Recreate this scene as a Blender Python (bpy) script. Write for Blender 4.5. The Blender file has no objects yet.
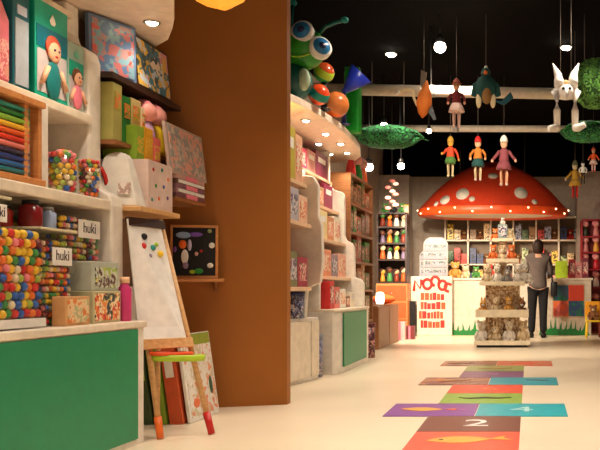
import bpy, bmesh, math, random
from mathutils import Vector, Matrix
random.seed(7)
PI = math.pi
S = bpy.context.scene
C = S.collection
R = math.radians
EYE = 0.85

# ------------------------------------------------------------------ materials
MATS = {}
def lin(c):
    return tuple((v/12.92 if v <= .04045 else ((v+.055)/1.055)**2.4) for v in c[:3]) + (1,)
def mat(name, rgb, rough=.5, metal=0, emit=0, var=.06, scale=14, spec=.4, alpha=None, ecol=None):
    """plain painted / plastic / cloth surface with a little procedural unevenness; rgb is 0-255 sRGB"""
    if name in MATS: return MATS[name]
    m = bpy.data.materials.new(name); m.use_nodes = True
    nt = m.node_tree; b = nt.nodes['Principled BSDF']
    c = lin([v/255 for v in rgb])
    tc = nt.nodes.new('ShaderNodeTexCoord'); nz = nt.nodes.new('ShaderNodeTexNoise')
    nz.inputs['Scale'].default_value = scale; nz.inputs['Detail'].default_value = 3
    nt.links.new(tc.outputs['Object'], nz.inputs['Vector'])
    rp = nt.nodes.new('ShaderNodeValToRGB')
    rp.color_ramp.elements[0].color = tuple(v*(1-var*2) for v in c[:3])+(1,)
    rp.color_ramp.elements[1].color = tuple(min(1, v*(1+var)) for v in c[:3])+(1,)
    rp.color_ramp.elements[0].position = .3; rp.color_ramp.elements[1].position = .7
    nt.links.new(nz.outputs['Fac'], rp.inputs['Fac']); nt.links.new(rp.outputs['Color'], b.inputs['Base Color'])
    b.inputs['Roughness'].default_value = rough; b.inputs['Metallic'].default_value = metal
    b.inputs['Specular IOR Level'].default_value = spec
    if emit:
        b.inputs['Emission Color'].default_value = lin([v/255 for v in (ecol or rgb)]); b.inputs['Emission Strength'].default_value = emit
    if alpha is not None: b.inputs['Alpha'].default_value = alpha
    MATS[name] = m; return m
def wood(name, rgb, rgb2, rough=.45, scale=(2, 26, 26)):
    if name in MATS: return MATS[name]
    m = bpy.data.materials.new(name); m.use_nodes = True
    nt = m.node_tree; b = nt.nodes['Principled BSDF']
    tc = nt.nodes.new('ShaderNodeTexCoord'); mp = nt.nodes.new('ShaderNodeMapping'); nz = nt.nodes.new('ShaderNodeTexNoise')
    mp.inputs['Scale'].default_value = scale; nz.inputs['Scale'].default_value = 2.2; nz.inputs['Detail'].default_value = 6
    rp = nt.nodes.new('ShaderNodeValToRGB')
    rp.color_ramp.elements[0].color = lin([v/255 for v in rgb2]); rp.color_ramp.elements[1].color = lin([v/255 for v in rgb])
    rp.color_ramp.elements[0].position = .3; rp.color_ramp.elements[1].position = .65
    nt.links.new(tc.outputs['Object'], mp.inputs['Vector']); nt.links.new(mp.outputs['Vector'], nz.inputs['Vector'])
    nt.links.new(nz.outputs['Fac'], rp.inputs['Fac']); nt.links.new(rp.outputs['Color'], b.inputs['Base Color'])
    b.inputs['Roughness'].default_value = rough
    MATS[name] = m; return m
def prn(name, cols, scale=9, seed=0, rough=.4, stretch=(1, 1, 1)):
    """a printed cover: irregular patches of a few flat inks"""
    if name in MATS: return MATS[name]
    m = bpy.data.materials.new(name); m.use_nodes = True
    nt = m.node_tree; b = nt.nodes['Principled BSDF']
    tc = nt.nodes.new('ShaderNodeTexCoord'); mp = nt.nodes.new('ShaderNodeMapping'); vo = nt.nodes.new('ShaderNodeTexVoronoi')
    mp.inputs['Location'].default_value = (seed*3.7, seed*1.3, seed*2.1); mp.inputs['Scale'].default_value = stretch
    vo.inputs['Scale'].default_value = scale
    sp = nt.nodes.new('ShaderNodeSeparateColor'); rp = nt.nodes.new('ShaderNodeValToRGB'); rp.color_ramp.interpolation = 'CONSTANT'
    n = len(cols)
    while len(rp.color_ramp.elements) < n: rp.color_ramp.elements.new(.5)
    for i, c in enumerate(cols):
        rp.color_ramp.elements[i].position = i/n; 
    for i, c in enumerate(cols):
        rp.color_ramp.elements[i].color = lin([v/255 for v in c])
    nz = nt.nodes.new('ShaderNodeTexNoise'); nz.inputs['Scale'].default_value = scale*1.5
    wv = nt.nodes.new('ShaderNodeVectorMath'); wv.operation = 'MULTIPLY_ADD'; wv.inputs[1].default_value = (.9/scale,)*3
    v2 = nt.nodes.new('ShaderNodeTexVoronoi'); v2.inputs['Scale'].default_value = scale*2.9
    s2 = nt.nodes.new('ShaderNodeSeparateColor')
    m1 = nt.nodes.new('ShaderNodeMath'); m1.operation = 'MULTIPLY'; m1.inputs[1].default_value = .62
    m2 = nt.nodes.new('ShaderNodeMath'); m2.operation = 'MULTIPLY_ADD'; m2.inputs[1].default_value = .42
    nt.links.new(tc.outputs['Object'], mp.inputs['Vector']); nt.links.new(mp.outputs['Vector'], nz.inputs['Vector'])
    nt.links.new(nz.outputs['Color'], wv.inputs[0]); nt.links.new(mp.outputs['Vector'], wv.inputs[2])
    nt.links.new(wv.outputs[0], vo.inputs['Vector']); nt.links.new(mp.outputs['Vector'], v2.inputs['Vector'])
    nt.links.new(vo.outputs['Color'], sp.inputs['Color']); nt.links.new(v2.outputs['Color'], s2.inputs['Color'])
    nt.links.new(sp.outputs['Red'], m1.inputs[0]); nt.links.new(s2.outputs['Green'], m2.inputs[0]); nt.links.new(m1.outputs[0], m2.inputs[2])
    nt.links.new(m2.outputs[0], rp.inputs['Fac'])
    nt.links.new(rp.outputs['Color'], b.inputs['Base Color']); b.inputs['Roughness'].default_value = rough
    MATS[name] = m; return m
def clear(name, tint=(1, 1, 1), gloss=.08):
    if name in MATS: return MATS[name]
    m = bpy.data.materials.new(name); m.use_nodes = True
    nt = m.node_tree; nt.nodes.remove(nt.nodes['Principled BSDF']); out = nt.nodes['Material Output']
    t = nt.nodes.new('ShaderNodeBsdfTransparent'); t.inputs['Color'].default_value = (*tint, 1)
    g = nt.nodes.new('ShaderNodeBsdfGlossy'); g.inputs['Roughness'].default_value = .08
    mx = nt.nodes.new('ShaderNodeMixShader')
    mx.inputs['Fac'].default_value = gloss*.6; nt.links.new(t.outputs[0], mx.inputs[1]); nt.links.new(g.outputs[0], mx.inputs[2])
    nt.links.new(mx.outputs[0], out.inputs['Surface'])
    MATS[name] = m; return m

WHITE = mat('white lacquer', (232, 224, 212), .35)
CREAM = mat('cream lacquer', (236, 222, 200), .35)
PINKW = mat('pinkish cream plaster', (250, 228, 206), .5)
GREEN = mat('green laminate', (14, 138, 92), .4, var=.03)
BLACK = mat('black plastic', (18, 17, 18), .5)
DARKB = wood('dark brown wood', (62, 36, 24), (40, 22, 15))
LWOOD = wood('light wood', (224, 178, 122), (204, 152, 96))
OWOOD = wood('orange wood', (214, 146, 84), (190, 118, 62))
MWOOD = wood('mid brown wood', (160, 104, 60), (132, 82, 46))
RED = mat('red plastic', (206, 40, 38), .35); ORANGE = mat('orange plastic', (238, 112, 40), .35)
YELLOW = mat('yellow plastic', (240, 200, 40), .35); LIME = mat('lime plastic', (176, 206, 48), .35)
LEAF = mat('leaf green plastic', (40, 150, 60), .35); TEAL = mat('teal plastic', (24, 140, 130), .35)
BLUE = mat('blue plastic', (40, 90, 180), .3); NAVY = mat('navy plastic', (34, 40, 92), .4)
PINK = mat('pink plastic', (240, 130, 150), .4); PURPLE = mat('purple plastic', (120, 70, 150), .4)
PAPER = mat('white paper', (240, 236, 228), .7); GREY = mat('grey plastic', (150, 148, 146), .5)
SKIN = mat('painted skin', (232, 176, 140), .5); BROWN = mat('brown cloth', (110, 66, 40), .8)
STEEL = mat('brushed steel', (170, 166, 160), .35, metal=.8)
STRING = mat('string', (120, 110, 100), .8)
CLEAR = clear('clear plastic')

# ------------------------------------------------------------------ mesh helpers
def bm_(): return bmesh.new()
def box(bm, x0, x1, y0, y1, z0, z1, mi=0, bev=0, M=None):
    g = bmesh.ops.create_cube(bm, size=1)
    vs = g['verts']
    for v in vs:
        v.co = Vector(((x0+x1)/2+v.co.x*(x1-x0), (y0+y1)/2+v.co.y*(y1-y0), (z0+z1)/2+v.co.z*(z1-z0)))
        if M: v.co = M @ v.co
    fs = set(f for v in vs for f in v.link_faces)
    for f in fs: f.material_index = mi
    if bev:
        es = list(set(e for v in vs for e in v.link_edges))
        r = bmesh.ops.bevel(bm, geom=es, offset=bev, segments=2, profile=.6, affect='EDGES')
        for f in r['faces']: f.material_index = mi
    return bm
def sph(bm, c, r, sub=None, mi=0, u=16, v=10, M=None):
    g = bmesh.ops.create_uvsphere(bm, u_segments=u, v_segments=v, radius=1) if not sub else bmesh.ops.create_icosphere(bm, subdivisions=sub, radius=1)
    rx, ry, rz = (r, r, r) if not isinstance(r, (tuple, list)) else r
    for w in g['verts']:
        p = Vector((w.co.x*rx, w.co.y*ry, w.co.z*rz))
        if M: p = M @ p
        w.co = p + Vector(c)
    for f in set(f for w in g['verts'] for f in w.link_faces): f.material_index = mi; f.smooth = True
    return bm
def lathe(bm, prof, c=(0, 0, 0), n=24, mi=0, M=None, close=True, rad=None):
    """prof: (r, z) from bottom to top round z; rad(theta) optional radius factor"""
    rings = []
    for r, z in prof:
        ring = []
        for i in range(n):
            a = 2*PI*i/n; k = rad(a) if rad else 1
            p = Vector((r*k*math.cos(a), r*k*math.sin(a), z))
            if M: p = M @ p
            ring.append(bm.verts.new(p+Vector(c)))
        rings.append(ring)
    for a, b in zip(rings, rings[1:]):
        for i in range(n):
            f = bm.faces.new((a[i], a[(i+1) % n], b[(i+1) % n], b[i])); f.smooth = True; f.material_index = mi
    if close:
        f = bm.faces.new(list(reversed(rings[0]))); f.material_index = mi
        f = bm.faces.new(rings[-1]); f.material_index = mi
    return bm
def cyl(bm, c, r, h, n=20, mi=0, r2=None, M=None):
    return lathe(bm, [(r, 0), (r if r2 is None else r2, h)], c, n, mi, M)
def tube(bm, pts, r, n=8, mi=0):
    """swept round bar; r a number or one radius per point"""
    pts = [Vector(p) for p in pts]; rs = r if isinstance(r, (list, tuple)) else [r]*len(pts)
    rings = []; up = Vector((0, 0, 1))
    for i, p in enumerate(pts):
        d = (pts[min(i+1, len(pts)-1)]-pts[max(i-1, 0)]).normalized()
        a = d.cross(up)
        if a.length < .05: a = d.cross(Vector((0, 1, 0)))
        a.normalize(); b = d.cross(a).normalized()
        rings.append([bm.verts.new(p+(a*math.cos(2*PI*k/n)+b*math.sin(2*PI*k/n))*rs[i]) for k in range(n)])
    for A, Bq in zip(rings, rings[1:]):
        for k in range(n):
            f = bm.faces.new((A[k], A[(k+1) % n], Bq[(k+1) % n], Bq[k])); f.smooth = True; f.material_index = mi
    f = bm.faces.new(list(reversed(rings[0]))); f.material_index = mi
    f = bm.faces.new(rings[-1]); f.material_index = mi
    return bm
def prism(bm, poly, a0, a1, axis='z', mi=0):
    """poly in the two other axes (xy for z, xz for y, yz for x), extruded a0..a1"""
    def P(p, a):
        return (p[0], p[1], a) if axis == 'z' else ((p[0], a, p[1]) if axis == 'y' else (a, p[0], p[1]))
    A = [bm.verts.new(P(p, a0)) for p in poly]; Bq = [bm.verts.new(P(p, a1)) for p in poly]
    n = len(poly)
    for i in range(n):
        f = bm.faces.new((A[i], A[(i+1) % n], Bq[(i+1) % n], Bq[i])); f.material_index = mi
    bm.faces.new(list(reversed(A))).material_index = mi; bm.faces.new(Bq).material_index = mi
    bmesh.ops.recalc_face_normals(bm, faces=bm.faces)
    return bm
def obj(name, bm, m, parent=None, loc=(0, 0, 0), rot=(0, 0, 0), smooth=False, bevel=0, kind=None, label=None):
    bmesh.ops.recalc_face_normals(bm, faces=bm.faces)
    me = bpy.data.meshes.new(name); bm.to_mesh(me); bm.free()
    for q in (m if isinstance(m, (list, tuple)) else [m]): me.materials.append(q)
    if smooth:
        for p in me.polygons: p.use_smooth = True
    o = bpy.data.objects.new(name, me); C.objects.link(o)
    o.location = loc; o.rotation_euler = rot; o.parent = parent
    if bevel:
        b = o.modifiers.new('bevel', 'BEVEL'); b.width = bevel; b.segments = 2; b.limit_method = 'ANGLE'
    if kind: o['kind'] = kind
    if label: o['label'] = label
    return o
def tag(o, label, cat, group=None):
    o['label'] = label; o['category'] = cat
    if group: o['group'] = group
    return o
def thing(name, label, cat, loc=(0, 0, 0), rot=(0, 0, 0), group=None):
    o = bpy.data.objects.new(name, None); C.objects.link(o); o.empty_display_size = .05
    o.location = loc; o.rotation_euler = rot if isinstance(rot, (tuple, list)) else (0, 0, rot)
    return tag(o, label, cat, group)
def struct(name, bm, m, **k): return obj(name, bm, m, kind='structure', **k)
KIDS = {}
def dup(root, loc, rot=None, label=None, group=None, scale=None, swap=None):
    """copy a thing with its parts and sub-parts; swap maps part name stem -> material"""
    def cp(o, par):
        c = o.copy(); C.objects.link(c); c.parent = par
        st = o.name.split('.')[0]
        if swap and st in swap and o.type == 'MESH':
            c.data = o.data.copy(); c.data.materials.clear()
            for q in (swap[st] if isinstance(swap[st], (list, tuple)) else [swap[st]]): c.data.materials.append(q)
        for ch in [x for x in o.children]: cp(ch, c)
        return c
    r = cp(root, None); r.location = loc
    if rot is not None: r.rotation_euler = rot if isinstance(rot, (tuple, list)) else (0, 0, rot)
    if scale: r.scale = (scale,)*3 if not isinstance(scale, (tuple, list)) else scale
    if label: r['label'] = label
    if group: r['group'] = group
    return r
def text_bm(s, size, depth=.001):
    cu = bpy.data.curves.new('lettering', 'FONT'); cu.body = s; cu.size = size; cu.extrude = depth; cu.align_x = 'CENTER'; cu.align_y = 'CENTER'
    t = bpy.data.objects.new('lettering', cu); C.objects.link(t)
    dg = bpy.context.evaluated_depsgraph_get(); dg.update()
    me = bpy.data.meshes.new_from_object(t.evaluated_get(dg)); bpy.data.objects.remove(t); bpy.data.curves.remove(cu)
    bm = bm_(); bm.from_mesh(me); bpy.data.meshes.remove(me)
    return bm
def W(px, py, Y):          # a point of the place at depth Y metres
    return Vector(((px-529)*Y/850, Y, EYE-(py-288)*Y/850))
ORD = ['first', 'second', 'third', 'fourth', 'fifth', 'sixth', 'seventh', 'eighth', 'ninth', 'tenth', 'eleventh', 'twelfth']

# ------------------------------------------------------------------ the setting
CEIL = 3.75
FLOORM = mat('cream polished floor', (240, 222, 194), .32, var=.03, scale=1.2, spec=.45)
WALLM = mat('warm grey wall paint', (176, 162, 148), .8)
CEILM = mat('black painted ceiling', (5, 3, 3), .95, spec=.05)
PARTM = mat('orange brown board', (162, 96, 26), .5, var=.05, scale=2)
struct('floor', box(bm_(), -3.05, 2.75, -1.2, 17.5, -.1, 0), FLOORM)
struct('ceiling', box(bm_(), -3.05, 2.75, -1.2, 17.5, CEIL, CEIL+.1), CEILM)
struct('wall_left', box(bm_(), -3.05, -2.95, -1.2, 17.4, 0, CEIL), WALLM)
struct('wall_right', box(bm_(), 2.65, 2.75, -1.2, 17.4, 0, CEIL), WALLM)
struct('wall_back', box(bm_(), -2.95, 2.65, 17.2, 17.3, 0, 3.1), WALLM)
struct('trim_1', box(bm_(), -2.95, 2.65, 17.19, 17.31, 3.1, CEIL), CEILM)
struct('wall_pier', box(bm_(), -2.95, -2.36, 16.7, 17.19, 0, 3.07), mat('pale pier paint', (186, 172, 158), .8))
struct('trim_2', box(bm_(), .93, 2.65, 16.38, 17.19, 0, 3.1), mat('pier paint', (164, 148, 136), .8))
struct('wall_partition', prism(bm_(), [(-2.95, 5.80), (-1.765, 6.20), (-1.765, 6.29), (-2.95, 5.89)], 0, CEIL), PARTM)

# ------------------------------------------------------------------ near left: green fronted cabinet and shelves above it
CT = .67      # cabinet top
t = thing('display_cabinet', 'long white display cabinet with a green front, at lower left under the bead bins', 'cabinet', (-2.5, 3.5, 0))
def L(o, bx): return [bx[0]-o[0], bx[1]-o[0], bx[2]-o[1], bx[3]-o[1], bx[4]-o[2], bx[5]-o[2]]
def lbox(o, *bx, bev=0): return box(bm_(), *L(o, bx), bev=bev)
o = (-2.5, 3.5, 0)
obj('body', lbox(o, -2.94, -2.125, 2.3, 4.69, 0, .635), WHITE, t, bevel=.004)
obj('top', lbox(o, -2.94, -2.11, 2.3, 4.70, .635, CT), CREAM, t, bevel=.006)
obj('front_panel', lbox(o, -2.125, -2.115, 2.32, 4.60, .035, .628), GREEN, t, label='green front panel')
t = thing('shelf_unit', 'white stepped shelf unit on the green fronted cabinet holding dolls, rods and bead cups', 'shelf', (-2.5, 3.5, CT))
o = (-2.5, 3.5, CT)
obj('back_panel', lbox(o, -2.945, -2.92, 2.3, 4.66, CT, 2.42), mat('beige back panel', (190, 172, 158), .6), t)
obj('shelf', lbox(o, -2.92, -2.29, 2.3, 4.66, 1.275, 1.33), CREAM, t, bevel=.008)
obj('shelf', lbox(o, -2.92, -2.39, 2.3, 4.66, 1.745, 1.795), CREAM, t, bevel=.008)
obj('shelf', lbox(o, -2.92, -2.50, 2.3, 4.66, 2.32, 2.36), CREAM, t, bevel=.008)
obj('divider', lbox(o, -2.92, -2.34, 4.07, 4.14, 1.33, 1.745), WHITE, t, bevel=.006)
prof = [(-2.92, CT), (-2.285, CT), (-2.285, 1.30), (-2.30, 1.36), (-2.36, 1.39), (-2.405, 1.43), (-2.41, 1.5), (-2.41, 2.10), (-2.425, 2.155), (-2.47, 2.185), (-2.52, 2.21), (-2.535, 2.26), (-2.535, 2.425), (-2.92, 2.425)]
up = prism(bm_(), [(x-o[0], z-o[2]) for x, z in prof], 4.66-o[1], 4.79-o[1], 'y')
obj('upright', up, WHITE, t, bevel=.012)
for y0 in (2.3,):
    obj('upright', lbox(o, -2.92, -2.34, y0, y0+.06, CT, 2.42), WHITE, t)

# canopy with round end, used twice
SPOTM = mat('lamp glass', (255, 244, 224), .3, emit=14, ecol=(255, 236, 200))
def canopy(y0, y1, xo, r, zb, zt, label, lamps, plan=None):
    xi = -2.4; o = ((xi+xo)/2, (y0+y1)/2, zb)
    t = thing('canopy', label, 'canopy', o)
    pts = [(-2.95, y0), (xo, y0), (xo, y1-r)]
    for k in range(1, 13):
        a = PI/2*k/12; pts.append((xo-r+r*math.cos(a), y1-r+r*math.sin(a)))
    pts.append((-2.95, y1))
    if plan: pts = plan
    obj('panel', prism(bm_(), [(p[0]-o[0], p[1]-o[1]) for p in pts], 0, zt-zb), PINKW, t, bevel=.01)
    for (x, y, e) in lamps:
        b = sph(bm_(), (x-o[0], y-o[1], -.002), (.034, .034, .02))
        d = obj('downlight', b, SPOTM, t, label='glowing downlight')
        ring = lathe(bm_(), [(.036, -.004), (.046, -.01), (.05, -.004), (.05, 0)], (x-o[0], y-o[1], 0), 18, close=False)
        obj('lamp_rim', ring, STEEL, d)
        if e:
            ld = bpy.data.lights.new('downlight_beam', 'SPOT'); ld.energy = e; ld.color = (1, .84, .66); ld.spot_size = R(125); ld.spot_blend = .8; ld.shadow_soft_size = .05
            lo = bpy.data.objects.new('downlight_beam', ld); C.objects.link(lo); lo.location = (x-o[0], y-o[1], -.04); lo.parent = t
CANE = 18
canopy(2.4, 5.6, -1.9, .55, 2.43, 2.8, 'tall cream overhead canopy with a rounded end, above the puzzle pictures at top left', [(-2.24, 5.05, 7), (-2.1, 4.2, CANE), (-2.1, 3.2, CANE)],
       [(-2.95, 2.4), (-1.86, 2.4), (-1.88, 4.0), (-1.92, 4.5), (-1.96, 4.7), (-2.03, 4.86), (-2.09, 5.01), (-2.18, 5.2), (-2.30, 5.42), (-2.44, 5.57), (-2.95, 5.62)])
canopy(6.32, 10.35, -1.94, .5, 2.43, 2.5, 'cream canopy with a rounded end and small downlights, under the green caterpillar', [(-2.12, 7.3, CANE), (-2.1, 8.0, CANE), (-2.08, 8.7, CANE), (-2.06, 9.3, CANE), (-2.12, 9.9, CANE), (-2.3, 9.3, 0), (-2.34, 10.0, 0)],
       [(-2.95, 6.34), (-2.25, 6.34), (-2.13, 6.75), (-2.03, 7.15), (-1.98, 7.36), (-1.92, 7.8), (-1.885, 8.3), (-1.88, 8.75), (-1.905, 9.3), (-1.95, 9.8), (-2.03, 10.25), (-2.15, 10.55), (-2.32, 10.72), (-2.95, 10.75)])
# ------------------------------------------------------------------ goods on the near shelves
BEADC = [mat('bead red', (214, 44, 40), .3), mat('bead orange', (240, 120, 40), .3), mat('bead yellow', (244, 200, 50), .3), mat('bead green', (60, 150, 70), .3),
         mat('bead blue', (40, 96, 180), .3), mat('bead cream', (238, 216, 180), .3), mat('bead pink', (240, 130, 140), .3), mat('bead maroon', (110, 30, 36), .3), mat('bead lime', (170, 190, 70), .3)]
def bead_fill(x0, x1, y0, y1, z0, z1, r, o, rnd=False):
    """a shell of small beads behind the front, near side and top of a tub"""
    bm = bm_(); st = 2.05*r
    ny = max(1, int((y1-y0)/st)); nz = max(1, int((z1-z0)/st)); nx = max(1, int((x1-x0)/st))
    for i in range(nx):
        for j in range(ny):
            for k in range(nz):
                if i > 1 and j > 0 and k < nz-1: continue
                x = x1-r-i*st; y = y0+r+j*st; z = z0+r+k*st
                if rnd:
                    cx, cy = (x0+x1)/2, (y0+y1)/2
                    if math.hypot(x-cx, y-cy) > (x1-x0)/2-r*.8: continue
                sph(bm, (x-o[0]+random.uniform(-.1, .1)*r, y-o[1]+random.uniform(-.2, .2)*r, z-o[2]+random.uniform(-.2, .2)*r), r, sub=1, mi=random.randrange(9))
    return bm
def tub(name, label, x0, x1, y0, y1, z0, z1, beads_r=None, fill=.9, word=None, lid=None, lab=None):
    o = ((x0+x1)/2, (y0+y1)/2, z0)
    t = thing(name, label, 'tub', o)
    hx, hy, h = (x1-x0)/2, (y1-y0)/2, z1-z0; w = .004
    bm = bm_()
    box(bm, -hx, hx, -hy, hy, 0, .006)
    box(bm, hx-w, hx, -hy, hy, .006, h); box(bm, -hx, -hx+w, -hy, hy, .006, h)
    box(bm, -hx+w, hx-w, -hy, -hy+w, .006, h); box(bm, -hx+w, hx-w, hy-w, hy, .006, h)
    obj('tub_wall', bm, CLEAR, t)
    if lid:
        obj('lid', box(bm_(), -hx-.004, hx+.004, -hy-.004, hy+.004, h, h+.014), lid, t, bevel=.004)
    if beads_r:
        f = obj('bead_fill', bead_fill(x0+w, x1-w-.002, y0+w, y1-w, z0+.008, z0+h*fill, beads_r, o), BEADC, t, kind='stuff', smooth=True)
    if word:
        y, z, wd, ht = lab
        p = obj('label_card', box(bm_(), hx, hx+.004, y-o[1]-wd/2, y-o[1]+wd/2, z-o[2]-ht/2, z-o[2]+ht/2, bev=.0015), PAPER, t, label='white label card with dark lettering')
        tb = text_bm(word, ht*.82)
        obj('lettering', tb, mat('label ink', (60, 40, 50), .6), p, loc=(hx+.0045, y-o[1], z-o[2]+.004), rot=(PI/2, 0, PI/2))
    return t
# the big bead tub; its front layer of beads are things of their own
X0, X1, Y0, Y1, Z0, Z1 = -2.56, -2.19, 3.18, 3.86, CT, 1.12
tb = tub('bead_tub', 'large clear tub heaped with big wooden beads at the left edge', X0, X1, Y0, Y1, Z0, Z1)
obj('base_tray', box(bm_(), -.183, .183, -.338, .338, .007, .045), PAPER, tb)
br = .0205
bb = bm_(); sph(bb, (0, 0, 0), br, u=14, v=9)
bmesh_src = {}
bead_data = []
for k, m in enumerate(BEADC):
    b = bm_(); sph(b, (0, 0, 0), br, u=14, v=9)
    me = bpy.data.meshes.new('wooden_bead'); b.to_mesh(me); b.free(); me.materials.append(m); bead_data.append(me)
bb.free()
inner = bm_(); n = 0
ink = ['red', 'orange', 'yellow', 'green', 'blue', 'cream', 'pink', 'maroon', 'lime']
for k in range(10):
    for j in range(15):
        for i in range(2):
            y = Y1-.008-br-j*.0435-(k % 2)*.0215+random.uniform(-.0016, .0016); z = Z0+.047+br+k*.0385+random.uniform(-.001, .001)+.0015*(j % 3); x = X1-.006-br-i*.05-random.uniform(0, .007)
            if y < Y0+br: continue
            c = random.choice([0, 0, 1, 1, 2, 2, 2, 3, 4, 4, 5, 6, 7, 8])
            if i == 0 and y > 3.42:
                bo = bpy.data.objects.new('wooden_bead', bead_data[c]); C.objects.link(bo); bo.location = (x, y, z)
                tag(bo, 'big %s wooden bead in the front layer of the large clear tub' % ink[c], 'bead', '%s beads in the large tub' % ink[c]); n += 1
            else:
                sph(inner, (x-(X0+X1)/2, y-(Y0+Y1)/2, z-Z0), br, sub=2, mi=c)
obj('bead_fill', inner, BEADC, tb, kind='stuff', smooth=True)
tub('bead_tub', 'small clear lidded tub with a white label, on top of the largest bead tub', -2.48, -2.22, 3.36, 3.64, 1.122, 1.225, .012, .75, 'huki', mat('pale lid', (214, 204, 170), .4), (3.545, 1.165, .13, .075))
obj_l = tub('bead_tub', 'clear bead tub with a white label at its middle, right of the big bead tub', -2.6, -2.24, 3.90, 4.21, CT, 1.12, .015, .97, 'huki', None, (4.075, 1.0, .17, .085))
tub('bead_tub', 'tall clear bead tub with a white label near its top, beside the white upright', -2.72, -2.33, 4.245, 4.65, CT, 1.25, .0155, .97, 'huki', None, (4.50, 1.16, .22, .095))
# jars and bottle on the middle tub: they stand on a lid-less heap, so on the tub floor behind
def jar(name, label, cat, x, y, z, r, h, body, lid, group=None):
    t = thing(name, label, cat, (x, y, z))
    obj('body', lathe(bm_(), [(r*.9, 0), (r, .01), (r, h*.72), (r*.62, h*.82), (r*.62, h*.86)], n=20), body, t)
    obj('cap', cyl(bm_(), (0, 0, h*.86), r*.7, h*.14, 18), lid, t)
    return t
obj('lid', box(bm_(), -.184, .184, -.158, .158, .45, .462), mat('pale lid', (214, 204, 170), .4), obj_l, bevel=.004)
jar('toy_jar', 'dark red jar on the lid of the middle bead tub, nearer of two', 'jar', -2.34, 3.99, 1.132, .052, .13, mat('dark red glass', (120, 24, 26), .2), BLACK)
jar('toy_jar', 'pale blue bottle on the lid of the middle bead tub', 'bottle', -2.33, 4.12, 1.132, .035, .11, mat('pale blue plastic', (150, 164, 196), .3), GREY)
jar('toy_jar', 'red jar with a black cap, left of the dark red one on the tub lid', 'jar', -2.42, 3.93, 1.132, .03, .1, RED, BLACK)
# small boxes in front of the tall tub
def carton(name, label, cat, x0, x1, y0, y1, z0, z1, m, parts=(), group=None, rz=0, bev=.004):
    """a box standing at its base point with panels on its aisle face: parts = (name, y0, y1, z0, z1 as fractions, material)"""
    o = ((x0+x1)/2, (y0+y1)/2, z0); hx, hy, h = (x1-x0)/2, (y1-y0)/2, z1-z0
    t = thing(name, label, cat, o, rz, group)
    obj('carton', box(bm_(), -hx, hx, -hy, hy, 0, h), m, t, bevel=bev)
    for nm, a, b, c, d, pm in parts:
        obj(nm, box(bm_(), hx-.001, hx+.004, -hy+2*hy*a, -hy+2*hy*b, h*c, h*d), pm, t)
    return t
carton('game_box', 'low red and orange patterned box on the cabinet top, lower right of the bead tubs', 'box', -2.322, -2.19, 4.27, 4.56, CT, .835,
       mat('greenish card', (196, 190, 150), .5), [('picture', .06, .94, .08, .92, prn('candy print', [(214, 60, 44), (238, 140, 60), (244, 220, 180), (60, 70, 66), (200, 180, 90)], 22, 1))])
carton('game_box', 'pale box with yellow and green fruit print, stacked on the red patterned box', 'box', -2.322, -2.20, 4.28, 4.56, .836, .985,
       mat('pale grey card', (186, 192, 176), .5), [('picture', .1, .9, .1, .8, prn('fruit print', [(230, 214, 60), (160, 190, 70), (210, 214, 196), (90, 60, 50), (200, 206, 190)], 20, 2))])
carton('game_box', 'little orange tinted carton between the big bead tub and the low red box', 'box', -2.236, -2.17, 3.98, 4.2, CT, .81,
       mat('orange card', (216, 164, 110), .5), [('picture', .08, .92, .1, .9, prn('orange print', [(226, 130, 60), (238, 206, 160), (190, 190, 140)], 24, 3))])
jar('toy_jar', 'small magenta pot with a peach cap standing beside the white upright', 'jar', -2.2, 4.625, CT, .035, .24, mat('magenta plastic', (204, 60, 120), .3), mat('peach plastic', (240, 190, 150), .4))
# two cups of beads on the middle shelf
def cup(label, x, y, r, h):
    z = 1.331; t = thing('bead_cup', label, 'cup', (x, y, z))
    obj('cup_wall', lathe(bm_(), [(r*.86, 0), (r*.86, .004), (r, h), (r-.004, h), (r*.86-.004, .006)], n=24, close=False), CLEAR, t)
    bm = bm_(); rb = r*.2
    for k in range(int(h/(1.8*rb))):
        rr = r*(.86+.14*k/9)-rb-.004; m = int(2*PI*rr/(2.02*rb))
        for q in range(m):
            a = 2*PI*(q+.5*(k % 2))/m; sph(bm, (rr*math.cos(a), rr*math.sin(a), .008+rb+k*1.8*rb), rb, sub=2, mi=random.randrange(9))
    for q in range(8):
        a = q*.8; sph(bm, (r*.42*math.cos(a), r*.42*math.sin(a), h-rb*.3), rb, sub=2, mi=random.randrange(9))
    sph(bm, (0, 0, h+rb*.2), rb, sub=2, mi=1)
    obj('bead_fill', bm, BEADC, t, kind='stuff', smooth=True)
cup('wide clear cup of painted beads on the shelf, beside the white divider', -2.375, 4.33, .078, .21)
cup('narrow clear cup of painted beads on the shelf, next to the stepped upright', -2.36, 4.56, .06, .2)
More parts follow.
